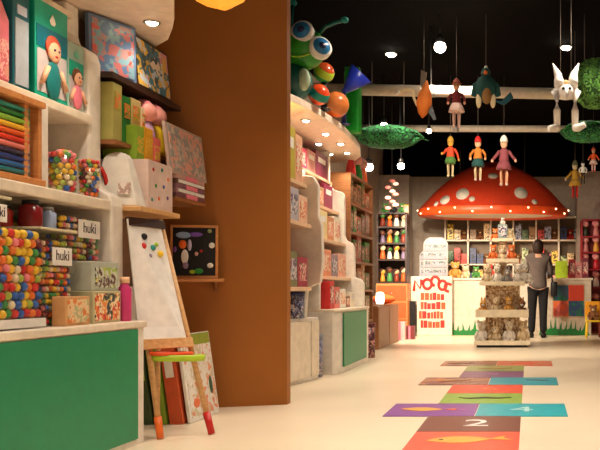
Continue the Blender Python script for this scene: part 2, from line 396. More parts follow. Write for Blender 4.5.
# wooden rack of colour rods
t = thing('rod_rack', 'wooden rack of rainbow coloured rods on the shelf left of the divider', 'rack', (-2.42, 3.75, 1.331))
fr = bm_()
obj('top_rail', box(fr, -.12, .12, -.3, .3, .37, .40), OWOOD, t, bevel=.004)
obj('bottom_rail', box(bm_(), -.12, .12, -.3, .3, 0, .03), OWOOD, t, bevel=.004)
for yy in (-.3, .16, .27):
    obj('post', box(bm_(), .06, .1, yy, yy+.03, .03, .37), OWOOD, t, bevel=.003)
obj('back_board', box(bm_(), -.12, -.1, -.3, .3, .03, .37), LWOOD, t)
slots = bm_()
ob = obj('slot_board', box(slots, .04, .06, .19, .27, .03, .37), mat('pale slot board', (206, 190, 160), .5), t)
for k, c in enumerate([(36, 130, 140), (40, 110, 180), (36, 60, 130), (44, 40, 70), (240, 130, 120), (226, 60, 36), (240, 100, 40), (246, 190, 50), (140, 190, 60), (30, 130, 60), (40, 150, 130)]):
    z = .05+k*.029
    obj('colour_rod', tube(bm_(), [(.088, -.28, z), (.088, .2, z)], .0125, 10), mat('rod colour %d' % k, c, .35), t)
    obj('slot', box(bm_(), .058, .064, .19, .262, z+.005, z+.016), mat('slot dark', (70, 44, 34), .7), ob)
# dolls in boxes on the upper shelf
ZB = 1.796
def doll_relief(t, y, z, s, hair, dress):
    d = obj('doll', sph(bm_(), (0, 0, 0), (.012, .06*s, .09*s)), dress, t, loc=(.0, y, z))
    obj('head', sph(bm_(), (.004, 0, .13*s), (.014, .05*s, .05*s)), SKIN, d)
    obj('hair', sph(bm_(), (-.002, 0, .15*s), (.014, .062*s, .055*s)), hair, d)
    for k in (-1, 1): obj('eye', sph(bm_(), (.017, .017*s*k, .135*s), .006*s), NAVY, d)
    obj('mouth', sph(bm_(), (.017, 0, .108*s), (.003, .011*s, .004*s)), RED, d)
    for k in (-1, 1): obj('arm', tube(bm_(), [(.004, .05*s*k, .05*s), (.006, .1*s*k, -.03*s)], .012*s, 8), SKIN, d)
    return d
def dollbox(label, x0, x1, y0, y1, z1, topm, lowm, hair, dress, s, drop=PAPER):
    o = ((x0+x1)/2, (y0+y1)/2, ZB); hx, hy, h = (x1-x0)/2, (y1-y0)/2, z1-ZB
    t = thing('doll_box', label, 'toy box', o)
    obj('carton', box(bm_(), -hx, hx, -hy, hy, 0, h), topm, t, bevel=.005)
    obj('band', box(bm_(), hx-.001, hx+.003, -hy+.01, hy-.01, h*.52, h*.74), lowm, t)
    obj('window', box(bm_(), hx-.001, hx+.002, -hy+.015, hy-.015, h*.06, h*.5), mat('window card', (196, 186, 186), .3), t)
    for zz in (.86, .62):
        b = lathe(bm_(), [(.0005, h*.05), (.02, 0), (.028, -h*.03), (.02, -h*.06), (.0005, -h*.07)], n=12, M=Matrix.Scale(.12, 4, (1, 0, 0)))
        obj('drop_mark', b, drop, t, loc=(hx+.004, 0, h*zz))
    d = doll_relief(t, 0, h*.22, s, hair, dress); d.location.x = hx+.008
    return t
AQUA = mat('aqua card', (16, 168, 140), .4); DTEAL = mat('deep teal card', (12, 110, 128), .4)
dollbox('tall aqua and teal doll box with a red haired doll, on the upper shelf', -2.7, -2.42, 4.165, 4.46, 2.28, AQUA, DTEAL, mat('red hair', (200, 80, 50), .7), mat('doll dress teal', (20, 120, 120), .6), 1.1)
dollbox('shorter pale green doll box on the upper shelf, against the upright', -2.68, -2.435, 4.49, 4.65, 2.16, mat('pale mint card', (168, 196, 182), .4), AQUA, BROWN, PINK, .75, mat('mint mark', (110, 200, 170), .4))
t = carton('toy_box', 'slim grey and teal box on the upper shelf between pink bag and doll box', 'toy box', -2.68, -2.43, 4.0, 4.135, ZB, 2.34, mat('dark teal box card', (12, 96, 108), .4),
           [('picture', .12, .9, .04, .62, mat('grey picture card', (170, 178, 186), .4)), ('badge', .25, .8, .66, .74, mat('pale badge', (200, 206, 226), .4))])
t = thing('gift_bag', 'pink bag standing on the upper shelf at the left edge', 'bag', (-2.56, 3.84, ZB))
bm = bm_(); prism(bm, [(-.14, 0), (.14, 0), (.14, .3), (.1, .41), (-.1, .41), (-.14, .3)], -.13, .13, 'y')
obj('bag_body', bm, mat('pink bag film', (238, 130, 146), .35), t, bevel=.02)
obj('print', box(bm_(), .139, .143, -.11, .11, .02, .2), prn('pink print', [(236, 150, 150), (244, 190, 180), (226, 110, 126), (230, 160, 140)], 26, 4), t)
obj('seal', box(bm_(), -.1, .1, -.12, .12, .40, .42), mat('hot pink', (240, 70, 110), .4), t, bevel=.004)

# ------------------------------------------------------------------ picture and book rack between the shelves and the brown partition
t = thing('book_rack', 'white wall rack of ledges for puzzles and books, left of the brown partition', 'rack', (-2.6, 5.25, 0)); o = (-2.6, 5.25, 0)
obj('back_panel', lbox(o, -2.94, -2.62, 4.80, 5.74, .86, 2.42), mat('grey brown panel', (150, 116, 92), .6), t)
obj('base_box', lbox(o, -2.94, -2.52, 4.80, 5.74, 0, .86), WHITE, t, bevel=.005)
obj('ledge', lbox(o, -2.62, -2.35, 4.80, 5.74, 2.04, 2.075), DARKB, t, bevel=.003)
obj('ledge', lbox(o, -2.62, -2.33, 4.80, 5.74, 1.665, 1.69), MWOOD, t, bevel=.003)
obj('ledge', lbox(o, -2.62, -2.22, 5.36, 5.84, 1.405, 1.43), MWOOD, t, bevel=.003)
obj('wood_board', lbox(o, -2.62, -2.19, 4.80, 5.34, 1.285, 1.315), LWOOD, t, bevel=.006, label='light wooden board')
def slab(name, label, cat, x, y0, y1, z, h, th, lean, cover, pic, border=.06, group=None, rz=0):
    """a book or framed picture facing the aisle, standing on its lower edge and leaning back"""
    w = y1-y0
    r = thing(name, label, cat, (x, y0, z), (0, -lean, rz), group)
    obj('cover' if 'book' in name else 'frame', box(bm_(), -th, 0, 0, w, 0, h), cover, r, bevel=.004)
    if 'book' in name: obj('page_block', box(bm_(), -th*.85, -th*.15, w-.002, w+.003, h*.02, h*.98), PAPER, r)
    if pic: obj('picture', box(bm_(), -.001, .004, w*border, w*(1-border), h*border, h*(1-border)), pic, r)
    return r
slab('framed_puzzle', 'dark framed landscape puzzle picture standing on the upper dark ledge, nearest the partition', 'puzzle', -2.375, 5.15, 5.66, 2.077, .33, .03, .10, DARKB,
     prn('puzzle print', [(226, 150, 160), (210, 220, 236), (236, 190, 80), (80, 130, 150), (70, 90, 100), (240, 220, 200)], 9, 5))
slab('framed_puzzle', 'larger blue and red puzzle picture under the canopy, beside the stepped upright', 'puzzle', -2.49, 4.815, 5.145, 2.077, .34, .03, .03, mat('steel blue card', (96, 120, 156), .4),
     prn('circus print', [(190, 110, 110), (90, 120, 160), (120, 160, 176), (170, 130, 130), (200, 90, 80)], 11, 6), rz=-.40)
z = 1.692
for k, (nm, c, a, b, h) in enumerate([('pale olive', (176, 170, 96), 4.82, 4.93, .33), ('dark green', (40, 120, 50), 4.935, 5.04, .28), ('sand coloured', (206, 182, 120), 5.045, 5.17, .29), ('cream', (230, 216, 180), 5.175, 5.23, .26)]):
    carton('picture_book', '%s spined book upright on the middle ledge under the puzzle pictures' % nm, 'book', -2.58, -2.36, a, b, z, z+h, mat('spine '+nm, c, .5), [('spine_band', .2, .8, .55, .85, prn('spine print %d' % k, [c, (226, 120, 50), (150, 170, 60)], 30, k))])
def peg_doll(label, x, y, z, s, m, hm=None):
    t = thing('peg_doll', label, 'doll', (x, y, z))
    obj('body', lathe(bm_(), [(.05*s, 0), (.055*s, .02*s), (.045*s, .1*s), (.025*s, .17*s)], n=18), m, t)
    obj('head', sph(bm_(), (0, 0, .21*s), .056*s), hm or mat('rosy skin', (236, 160, 150), .5), t)
    obj('hair', sph(bm_(), (-.014*s, 0, .225*s), .055*s), mat('dark hair', (70, 40, 30), .7) if hm else mat('pink hair', (226, 130, 140), .7), t)
for k, (y, w) in enumerate([(5.28, 'left'), (5.42, 'right')]):
    peg_doll('pink headed doll on the middle ledge, %s of the two side by side' % w, -2.38, y, z, 1.18, YELLOW if k else mat('lilac cloth', (200, 160, 200), .6))
slab('picture_book', 'pink bordered book leaning on the middle ledge behind the pink headed dolls', 'book', -2.47, 5.5, 5.72, z, .3, .02, .08, mat('pale pink cover', (226, 190, 178), .5), prn('pinkgrey print', [(214, 170, 170), (190, 150, 150), (236, 210, 200)], 14, 7))
zl = 1.431
slab('picture_book', 'wide grey and salmon picture book facing out on the lowest ledge, by the partition', 'book', -2.235, 5.30, 5.90, 1.577, .32, .02, .12, mat('greyish cover', (196, 176, 164), .5), prn('salmon print', [(206, 186, 174), (236, 170, 150), (160, 160, 156), (214, 196, 184)], 12, 8))
for k in range(5):
    carton('picture_book', 'flat %s book in the pile under the salmon picture book, %s from the ledge' % (['plum', 'grey pink', 'mauve', 'dusky brown', 'pale rose'][k], ORD[k]), 'book', -2.5, -2.225, 5.38, 5.83, zl+k*.029, zl+k*.029+.028,
           mat('flat book %d' % k, [(120, 76, 84), (170, 130, 130), (140, 96, 110), (110, 76, 66), (206, 160, 150)][k], .5), [('page_block', .03, .97, .15, .85, PAPER)] if k % 2 else [('spine_band', .3, .7, 0, 1, PINK)])
zb = 1.316
# boxes on the light wooden board
t = carton('toy_box', 'pinkish white box with coloured dots standing on the light wooden board', 'toy box', -2.56, -2.23, 4.98, 5.32, zb, zb+.29, mat('pinkish white card', (238, 214, 206), .5))
for k, (a, c) in enumerate([((.2, .82), RED), ((.55, .86), TEAL), ((.8, .7), ORANGE), ((.3, .5), LEAF), ((.62, .52), BLUE), ((.42, .25), ORANGE), ((.78, .3), PURPLE), ((.15, .2), TEAL)]):
    obj('dot', sph(bm_(), (.165, -.17+.34*a[0], .29*a[1]), (.003, .014, .012)), c, t)
for k, (nm, c, a, b, h) in enumerate([('lime green', (150, 190, 60), 4.98, 5.08, .2), ('golden yellow', (240, 176, 40), 5.085, 5.2, .21), ('coral pink', (238, 120, 110), 5.205, 5.31, .17)]):
    carton('picture_book', '%s small box standing on top of the dotted box' % nm, 'toy box', -2.5, -2.3, a, b, zb+.291, zb+.291+h, mat('small box '+nm, c, .45), [('picture', .15, .85, .2, .7, prn('small print %d' % k, [c, (240, 200, 80), c], 30, 20+k))])
t = thing('paper_bag', 'white tapered paper bag with a red curve, on the wooden board by the upright', 'bag', (-2.36, 4.885, zb))
bm = bm_(); lathe(bm, [(.19, 0), (.185, .02), (.1, .27), (.075, .3), (.02, .315)], n=4, M=Matrix.Rotation(PI/4, 4, 'Z')@Matrix.Identity(4))
for v in bm.verts: v.co.y *= .5
for f in bm.faces: f.smooth = False
obj('bag_body', bm, PAPER, t, bevel=.012)
obj('red_curve', tube(bm_(), [(-.065+.02*math.sin(q*.5), -.062+.012*q*.5-.015*(1-q/6), .22-.025*q) for q in range(7)], .012, 8), RED, t)
obj('sketch', box(bm_(), .03, .1, -.088, -.084, .05, .12), prn('bag sketch', [(230, 214, 206), (190, 160, 150), (240, 230, 224)], 40, 9), t, rot=(-.18, 0, 0), loc=(0, .003, 0))

# ------------------------------------------------------------------ easel, floor books, magnet board
Lb, Rb, Lt, Rt = Vector((-2.07, 4.775, 0)), Vector((-1.84, 4.93, 0)), Vector((-2.27, 4.86, 1.255)), Vector((-2.215, 5.10, 1.255))
bs = (Lb+Rb)/2
t = thing('easel', 'wooden children\'s easel with a whiteboard and bright tray, beside the green cabinet', 'easel', bs)
def along(a, b, k): return a+(b-a)*k
for nm, a, b, tip in (('left', Lb, Lt, ORANGE), ('right', Rb, Rt, RED)):
    lg = obj('leg', tube(bm_(), [along(a, b, .09)-bs, b-bs], .0165, 10), LWOOD, t)
    obj('leg_tip', tube(bm_(), [a-bs+Vector((0, 0, .004)), along(a, b, .1)-bs], [.019, .022], 12), tip, lg, label='%s foot' % ('orange' if nm == 'left' else 'red'))
# rear legs
for a, b in ((Vector((-2.26, 5.17, 0)), Rt), ):
    obj('rear_leg', tube(bm_(), [a-bs+Vector((0, 0, .004)), b-bs+Vector((-.02, .03, -.05))], .015, 10), LWOOD, t)
def quad_board(k0, k1, grow0, grow1, th, off):
    """a board spanned between the two front legs from height fraction k0 to k1"""
    bm = bm_(); vs = []
    for k in (k0, k1):
        l, r = along(Lb, Lt, k), along(Rb, Rt, k); d = (r-l)
        l2, r2 = l-d*grow0, r+d*grow1
        vs.append((l2, r2))
    n = (vs[0][1]-vs[0][0]).cross(vs[1][0]-vs[0][0]).normalized()
    if n.x < 0: n = -n
    P = [vs[0][0], vs[0][1], vs[1][1], vs[1][0]]
    A = [bm.verts.new(p-bs+n*off) for p in P]; Bq = [bm.verts.new(p-bs+n*(off-th)) for p in P]
    for i in range(4): bm.faces.new((A[i], A[(i+1) % 4], Bq[(i+1) % 4], Bq[i]))
    bm.faces.new(A); bm.faces.new(list(reversed(Bq)))
    return bm, P, n
bm, P, n = quad_board(.44, .985, .26, -.13, .012, .032)
wb = obj('whiteboard', bm, mat('whiteboard', (240, 236, 232), .25), t)
bm, _, _ = quad_board(.40, .445, .28, .03, .03, .036); obj('bottom_rail', bm, LWOOD, t, bevel=.003)
bm, _, _ = quad_board(.955, .995, .28, -.04, .03, .036); obj('top_rail', bm, DARKB, t, bevel=.003)  # top strip coloured dark for the shade under the wooden board
for u, v, m, sz in ((.42, .86, BLACK, .02), (.36, .78, RED, .019), (.62, .77, TEAL, .018), (.80, .72, YELLOW, .02), (.5, .70, mat('mauve', (150, 130, 150), .5), .014), (.74, .80, LIME, .013)):
    p = (P[0]*(1-u)+P[1]*u)*(1-v)+(P[3]*(1-u)+P[2]*u)*v-bs+n*.034
    obj('magnet', sph(bm_(), p, (sz*.9, sz*.9, sz)), m, t)
tr = along(Lb, Lt, .36); tr2 = along(Rb, Rt, .36)
dv = (tr2-tr); ang = math.atan2(dv.y, dv.x); mid = (tr+tr2)/2-bs+Vector((.045, -.01, -.02))
def oval(a, b, h, e=1): return lathe(bm_(), [(1, 0), (1.04, h*.5), (1, h), (.86, h), (.84, h*.35), (.0, h*.3)], n=36, M=Matrix.Diagonal((a, b, 1, 1)), close=False)
ty = obj('tray', oval(.15, .085, .036), LIME, t, loc=mid, rot=(0, .05, ang), label='lime yellow tray')
obj('tray_liner', cyl(bm_(), (0, 0, .012), 1, .01, 32, M=Matrix.Diagonal((.115, .06, 1, 1))), ORANGE, ty)
obj('tray_rim', oval(.12, .075, .02), mat('orange red plastic', (240, 84, 30), .35), t, loc=mid+Vector((-.03, -.03, .034)), rot=(0, .05, ang), label='orange red upper tray')
# big books on the floor
bk = [('white picture book with a sparse drawing, frontmost of the floor books beside the easel', -2.11, 5.31, 5.80, .56, .022, .14, PAPER, prn('farm print', [(240, 234, 224), (236, 228, 214), (240, 236, 230), (238, 230, 220), (214, 200, 170), (230, 150, 110), (236, 230, 222), (240, 234, 226), (236, 226, 216)], 10, 10)),
      ('thick red orange book on the floor right behind the white one', -2.15, 5.29, 5.70, .54, .085, .14, mat('red orange cover', (206, 90, 50), .5), None),
      ('bright green book on the floor third from the front of the leaning row', -2.25, 5.28, 5.68, .50, .07, .14, mat('bright green cover', (140, 170, 50), .5), None),
      ('dark green book on the floor at the back of the leaning row', -2.335, 5.28, 5.66, .50, .06, .14, mat('dark green cover', (70, 90, 50), .5), None)]
for nm, x, a, b, h, th, ln, cv, pc in bk:
    r = slab('picture_book', nm, 'book', x, a, b, .004, h, th, ln, cv, pc, .05)
    if pc:
        obj('header', box(bm_(), -.001, .005, .02, b-a-.02, h*.86, h*.99), mat('moss band', (150, 160, 60), .5), r)
        obj('drawing', sph(bm_(), (.004, (b-a)*.8, h*.36), (.003, .03, .06)), mat('bottle green ink', (50, 90, 70), .5), r)
        obj('drawing', sph(bm_(), (.004, (b-a)*.25, h*.2), (.003, .05, .03)), mat('orange ink', (232, 120, 70), .5), r)
    else:
        obj('spine_label', box(bm_(), -th*.8, -th*.2, -.003, .001, h*.55, h*.85), PAPER if 'orange' in nm else LIME, r)
# shelf on the partition and the magnet board on it
ang = math.atan2(.4, 1.185)
t = thing('wall_ledge', 'small light wooden ledge fixed to the brown partition', 'shelf', (-2.27, 5.90, .893), ang)
obj('board', box(bm_(), -.27, .145, -.10, .118, 0, .022), OWOOD, t, bevel=.004)
for x in (-.2, .08): obj('bracket', prism(bm_(), [(.118, 0), (.02, 0), (.118, -.07)], x, x+.018, 'x'), MWOOD, t)
t = thing('magnet_board', 'black magnet board in a wooden frame standing on the partition ledge', 'board', (-2.315, 5.875, .916), (R(-4), 0, ang-.06))
w, h = .155, .37
obj('panel', box(bm_(), -w+.01, w-.01, -.006, .006, .01, h-.01), mat('blackboard', (14, 12, 14), .4), t)
for nm, b in (('frame_bar', (-w, w, -.015, .015, 0, .018)), ('frame_bar', (-w, w, -.015, .015, h-.018, h)), ('frame_bar', (-w, -w+.016, -.015, .015, .018, h-.018)), ('frame_bar', (w-.016, w, -.015, .015, .018, h-.018))):
    obj(nm, box(bm_(), *b), OWOOD, t, bevel=.003)
for px, pz, rx, rz_, m in ((-.07, .30, .05, .022, mat('sky blue', (150, 180, 220), .4)), (.01, .305, .045, .016, mat('violet', (130, 90, 190), .4)), (-.075, .235, .026, .03, ORANGE), (-.03, .23, .014, .04, mat('pale lilac', (200, 190, 220), .4)), (-.06, .15, .024, .05, PAPER),
                        (-.055, .09, .018, .025, mat('grey lilac', (150, 130, 160), .4)), (.015, .17, .012, .014, mat('pale rose', (240, 180, 170), .4)), (.045, .19, .01, .01, RED), (.115, .23, .02, .02, PAPER), (.1, .33, .014, .014, mat('olive', (160, 170, 110), .4)),
                        (.105, .09, .02, .018, PAPER), (.03, .05, .03, .02, LEAF), (-.01, .045, .02, .014, LIME), (-.125, .2, .012, .02, PURPLE)):
    obj('magnet', sph(bm_(), (px, -.008, pz), (rx, .005, rz_)), m, t)
# petal lamp hanging above
t = thing('petal_lamp', 'orange and yellow petal shaped lamp hanging in front of the brown partition', 'lamp', (-1.6, 4.4, 2.30))
def petal(a): return 1+.22*max(0, math.cos(2.5*a))**3
bm = lathe(bm_(), [(.02, 0), (.07, .012), (.12, .045), (.155, .10), (.148, .10), (.115, .05), (.065, .02), (.01, .008)], n=60, close=False, rad=lambda a: 1+.3*abs(math.cos(2*a))**4)
obj('shade', bm, mat('glowing orange shade', (240, 150, 40), .5, emit=.55, ecol=(255, 160, 50)), t)
obj('inner_petals', lathe(bm_(), [(.02, .0), (.09, .03), (.13, .12), (.12, .12)], n=40, close=False, rad=lambda a: 1+.25*abs(math.cos(2*a+.7))**4), mat('glowing cream petal', (255, 226, 150), .5, emit=.6), t, loc=(.0, 0, .02))
obj('cord', tube(bm_(), [(0, 0, .03), (0, 0, (CEIL-2.30)/.78)], .006, 8), BLACK, t); t.scale = (.78,)*3
# ------------------------------------------------------------------ second shelf unit beyond the partition
t = thing('display_cabinet', 'low white curved cabinet just beyond the brown partition, with a plain white front', 'cabinet', (-2.5, 7.1, 0)); o = (-2.5, 7.1, 0)
pl = [(-2.94, 6.36), (-2.14, 6.36), (-2.09, 7.25), (-2.0, 7.8), (-1.97, 7.95), (-2.94, 7.95)]
obj('body', prism(bm_(), [(a-o[0], b-o[1]) for a, b in pl], 0, .58), WHITE, t, bevel=.005)
for (ya, xa, yb, xb) in ((7.0, -2.104, 7.74, -2.01), (7.79, -2.0, 7.94, -1.97)):
    bm = bm_(); prism(bm, [(xa-o[0]-.01, ya-o[1]), (xa-o[0]+.012, ya-o[1]), (xb-o[0]+.012, yb-o[1]), (xb-o[0]-.01, yb-o[1])], .04, .55)
    obj('front_panel', bm, CREAM, t, bevel=.003)
t = thing('display_cabinet', 'short white cabinet with a green front panel, beyond the brown partition', 'cabinet', (-2.4, 9.1, 0)); o = (-2.4, 9.1, 0)
pl = [(-2.94, 8.30), (-1.92, 8.30), (-1.87, 8.44), (-1.86, 9.84), (-2.94, 9.84)]
obj('body', prism(bm_(), [(a-o[0], b-o[1]) for a, b in pl], 0, .615), WHITE, t, bevel=.005)
obj('top', prism(bm_(), [(a-o[0]+(.015 if a > -2 else 0), b-o[1]) for a, b in pl], .615, .64), CREAM, t, bevel=.004)
obj('front_panel', lbox(o, -1.863, -1.852, 8.52, 9.70, .06, .6), GREEN, t, label='green front panel')
t = thing('shelf_unit', 'tall cream shelf unit with stepped uprights, beyond the brown partition', 'shelf', (-2.5, 8.2, 0)); o = (-2.5, 8.2, 0)
PANEL2 = mat('beige back panel two', (150, 124, 108), .6)
obj('back_panel', lbox(o, -2.94, -2.90, 6.36, 9.84, .58, 2.42), PANEL2, t)
obj('back_panel', lbox(o, -2.94, -2.88, 7.95, 8.30, 0, .58), PANEL2, t)
def fin(y0, y1, prof): obj('upright', prism(bm_(), [(x-o[0], z-o[2]) for x, z in prof], y0-o[1], y1-o[1], 'y'), WHITE, t, bevel=.01)
fin(7.66, 7.74, [(-2.9, .581), (-2.02, .581), (-2.0, .85), (-1.88, .9), (-1.86, 1.1), (-1.87, 1.42), (-1.90, 1.5), (-1.90, 1.78), (-1.95, 1.86), (-2.2, 1.88), (-2.28, 1.95), (-2.28, 2.42), (-2.9, 2.42)])
fin(8.32, 8.38, [(-2.9, .641), (-2.05, .641), (-2.05, 1.3), (-2.2, 1.4), (-2.2, 2.0), (-2.35, 2.1), (-2.35, 2.42), (-2.9, 2.42)])
fin(9.76, 9.84, [(-2.9, .641), (-1.9, .641), (-1.9, .90), (-1.93, .95), (-2.0, .97), (-2.01, 1.3), (-2.03, 1.36), (-2.1, 1.40), (-2.12, 1.45), (-2.12, 1.90), (-2.14, 1.95), (-2.25, 1.98), (-2.3, 2.05), (-2.3, 2.42), (-2.9, 2.42)])
for (y0, y1, xf, z) in ((6.4, 7.66, -1.96, .86), (6.4, 7.66, -1.96, 1.42), (6.4, 7.66, -2.0, 1.78), (7.74, 9.76, -2.04, .97), (7.74, 9.76, -2.1, 1.36), (7.74, 9.76, -2.18, 1.72), (8.38, 9.76, -2.26, 2.06)):
    obj('shelf', lbox(o, -2.9, xf, y0, y1, z-.035, z), mat('peach shelf board', (232, 196, 160), .4), t, bevel=.004)
# goods on it
def row(base, z, y0, y1, xf, specs, depth=.2):
    y = y0; n = len(specs); w = (y1-y0)/sum(s[2] for s in specs)
    for (nm, m, ww, h, pm) in specs:
        carton(base[0], nm+' '+base[1], base[2], xf-depth, xf, y+.005, y+ww*w-.005, z+.001, z+h, m, [('picture', .15, .85, .2, .8, pm)] if pm else [('spine_band', .2, .8, .6, .8, PAPER)])
        y += ww*w
K = lambda n, c: mat('card '+n, c, .5)
P1 = prn('toy print warm', [(190, 70, 70), (230, 160, 150), (120, 60, 70), (240, 210, 190), (90, 90, 110)], 14, 30)
P2 = prn('toy print cool', [(90, 130, 110), (170, 190, 200), (110, 80, 120), (220, 210, 210), (70, 80, 100)], 14, 31)
P3 = prn('toy print peach', [(236, 180, 140), (240, 220, 190), (220, 110, 80), (250, 230, 210)], 14, 32)
P4 = prn('toy print navy', [(50, 54, 90), (130, 140, 180), (70, 60, 90), (200, 200, 214)], 22, 33)
row(('toy_box', 'box on the eye level shelf beyond the partition', 'toy box'), .86, 6.75, 7.62, -1.985, [('plum coloured', K('plum', (120, 60, 80)), 1, .2, P1), ('olive', K('olive', (130, 130, 90)), 1, .3, P2), ('raspberry', K('raspberry', (176, 60, 84)), 1.2, .26, P1)])
carton('toy_box', 'pink and white flat box under the raspberry box\'s shelf, on the curved cabinet', 'toy box', -2.3, -2.12, 7.0, 7.3, .581, .72, K('pale pink', (236, 180, 176)), [('picture', .1, .9, .2, .8, P1)])
carton('recess_box', 'black box added to darken the recess on the curved white cabinet', 'box', -2.6, -2.35, 6.9, 7.62, .581, .80, mat('black card', (26, 24, 30), .6), [('handle', .4, .6, .6, .75, GREY)])  # black box put in to make the recess above the cabinet dark
def drum(label, x, y, z, r, h, m, lidm, name='toy_drum', cat='drum'):
    t = thing(name, label, cat, (x, y, z))
    obj('body', cyl(bm_(), (0, 0, 0), r, h*.9, 24), m, t); obj('lid', cyl(bm_(), (0, 0, h*.9), r*1.06, h*.1, 24), lidm, t)
    return t
drum('navy patterned drum on the curved white cabinet, against the wide upright', -2.085, 7.56, .581, .085, .235, P4, NAVY)
drum('tall grey and lilac drum on the floor between the two white cabinets', -2.06, 8.12, .004, .085, .40, prn('lilac print', [(150, 150, 176), (90, 90, 120), (210, 200, 210)], 20, 34), mat('grey lid', (120, 124, 140), .4))
row(('toy_box', 'toy box on the shelf at head height beyond the partition', 'toy box'), 1.42, 6.75, 7.62, -1.985, [('pink', K('pink', (232, 140, 180)), 1, .30, P1), ('pale grey', K('pale grey', (190, 186, 196)), 1, .28, P2), ('peach', K('peach', (236, 196, 166)), 1, .24, P3)])
row(('toy_box', 'toy box on the top shelf just right of the partition', 'toy box'), 1.78, 6.7, 7.62, -2.03, [('pale blue', K('pale blue', (160, 184, 200)), 1.3, .32, P2), ('mustard and green', K('mustard', (196, 180, 70)), 1, .45, None), ('apricot', K('apricot', (230, 176, 140)), .8, .42, P3)])
row(('picture_book', 'book in the middle bay of the cream shelf unit, second shelf from the top', 'book'), 1.72, 8.42, 9.7, -2.24, [('rose', K('rose', (222, 140, 130)), 1, .24, None), ('cream', K('cream', (236, 214, 180)), 1, .27, None), ('tan', K('tan', (190, 150, 110)), 1, .22, P3), ('magenta', K('magenta', (150, 50, 84)), 1.4, .28, None)])
row(('picture_book', 'spined book in the middle bay, third shelf from the top', 'book'), 1.36, 7.78, 9.7, -2.15, [('grey green', K('grey green', (150, 160, 140)), 1, .30, None), ('dark rose', K('dark rose', (176, 80, 90)), .7, .27, None), ('sandy', K('sandy', (226, 190, 140)), 1, .29, P3), ('pale yellow', K('pale yellow', (238, 220, 160)), 1.2, .3, None), ('orange tan', K('orange tan', (214, 140, 90)), .9, .26, P3), ('ivory', K('ivory', (240, 226, 204)), 1, .28, P3)])
row(('toy_box', 'box on the shelf above the green cabinet', 'toy box'), .97, 7.8, 9.7, -2.09, [('beige striped', K('beige', (220, 190, 160)), 1, .26, P3), ('white and pink', K('white pink', (240, 210, 204)), 1, .3, P1), ('orange peach', K('orange peach', (232, 150, 110)), 1, .28, P3), ('grey mauve', K('grey mauve', (160, 140, 150)), .8, .24, P2), ('pale salmon', K('salmon', (240, 180, 156)), 1, .26, P3)])
row(('toy_box', 'packet standing on the green fronted cabinet', 'toy box'), .641, 8.45, 9.65, -1.98, [('scarlet', K('scarlet', (206, 50, 50)), .8, .28, P1), ('red and white', K('red white', (230, 120, 110)), 1, .22, P1), ('white', K('white', (240, 232, 222)), 1.2, .2, P3), ('brown and white', K('brown white', (150, 100, 80)), .8, .12, P3), ('cream card', K('cream card', (244, 230, 206)), 1, .16, None)], .16)
row(('toy_box', 'box on the highest shelf under the far end of the canopy', 'toy box'), 2.06, 8.45, 9.7, -2.3, [('hot pink', K('hot pink', (220, 60, 110)), 1, .22, P1), ('faded rose', K('faded rose', (206, 140, 130)), 1, .24, None), ('wine red', K('wine', (120, 30, 60)), 1.5, .28, None)])
for k, (x, y, z, m, w) in enumerate([(-2.0, 9.72, 1.0, RED, 0), ]): pass

# ------------------------------------------------------------------ caterpillar and shapes on the canopy
ZC = 2.502
CATG = mat('caterpillar green', (50, 150, 40), .3); CATD = mat('caterpillar dark teal', (20, 90, 84), .25)
hp = W(305, 46, 7.5)
t = thing('toy_caterpillar', 'big green toy caterpillar with round blue eyes on top of the canopy', 'toy', (hp.x-.02, 7.5, ZC))
bp = W(296, 76, 7.5)-t.location
obj('body', sph(bm_(), (bp.x-.02, 0, .165), (.165, .17, .165), u=24, v=16), CATD, t)
obj('belly', sph(bm_(), (bp.x+.09, -.09, .165), (.06, .06, .10)), mat('silver green', (170, 190, 160), .2), t)
hd = obj('head', sph(bm_(), (0, 0, 0), (.20, .19, .19), u=24, v=16), CATG, t, loc=(.0, 0, hp.z-ZC-.02))
for px, py, d, tl in ((302, 31, -.16, -.05), (321, 47, -.13, .6)):
    e = W(px, py, 7.5+d)-Vector((t.location.x, t.location.y, hp.z-.02))
    Rm = Matrix.Rotation(tl, 4, 'Z')@Matrix.Rotation(-.2, 4, 'X')@Matrix.Rotation(PI/2, 4, 'X')
    ey = obj('eye', lathe(bm_(), [(.098, -.05), (.1, 0), (.085, .02), (.0, .024)], n=28, M=Rm, close=False), PAPER, hd, loc=e, label='white rimmed blue eye')
    obj('iris', lathe(bm_(), [(.078, .018), (.068, .034), (.0, .042)], n=24, M=Rm, close=False), mat('sky blue eye', (50, 130, 190), .2), ey)
    obj('pupil', lathe(bm_(), [(.034, .034), (.026, .046), (.0, .05)], n=20, M=Rm, close=False), NAVY, ey)
for pts in ([(-.09, 0, .15), (-.10, 0, .26), (-.085, 0, .40)], [(.12, .02, .12), (.2, .02, .20), (.30, .0, .23), (.37, 0, .25)]):
    an = obj('antenna', tube(bm_(), pts, .018, 10), CATD, hd)
    obj('antenna_tip', sph(bm_(), pts[-1], (.035, .03, .028)), TEAL, an)
obj('mouth', tube(bm_(), [(-.1+.02*k, -.15-.03*math.sin(k*.31), -.09-.035*math.sin(k*.314)) for k in range(11)], .007, 8), LIME, hd)
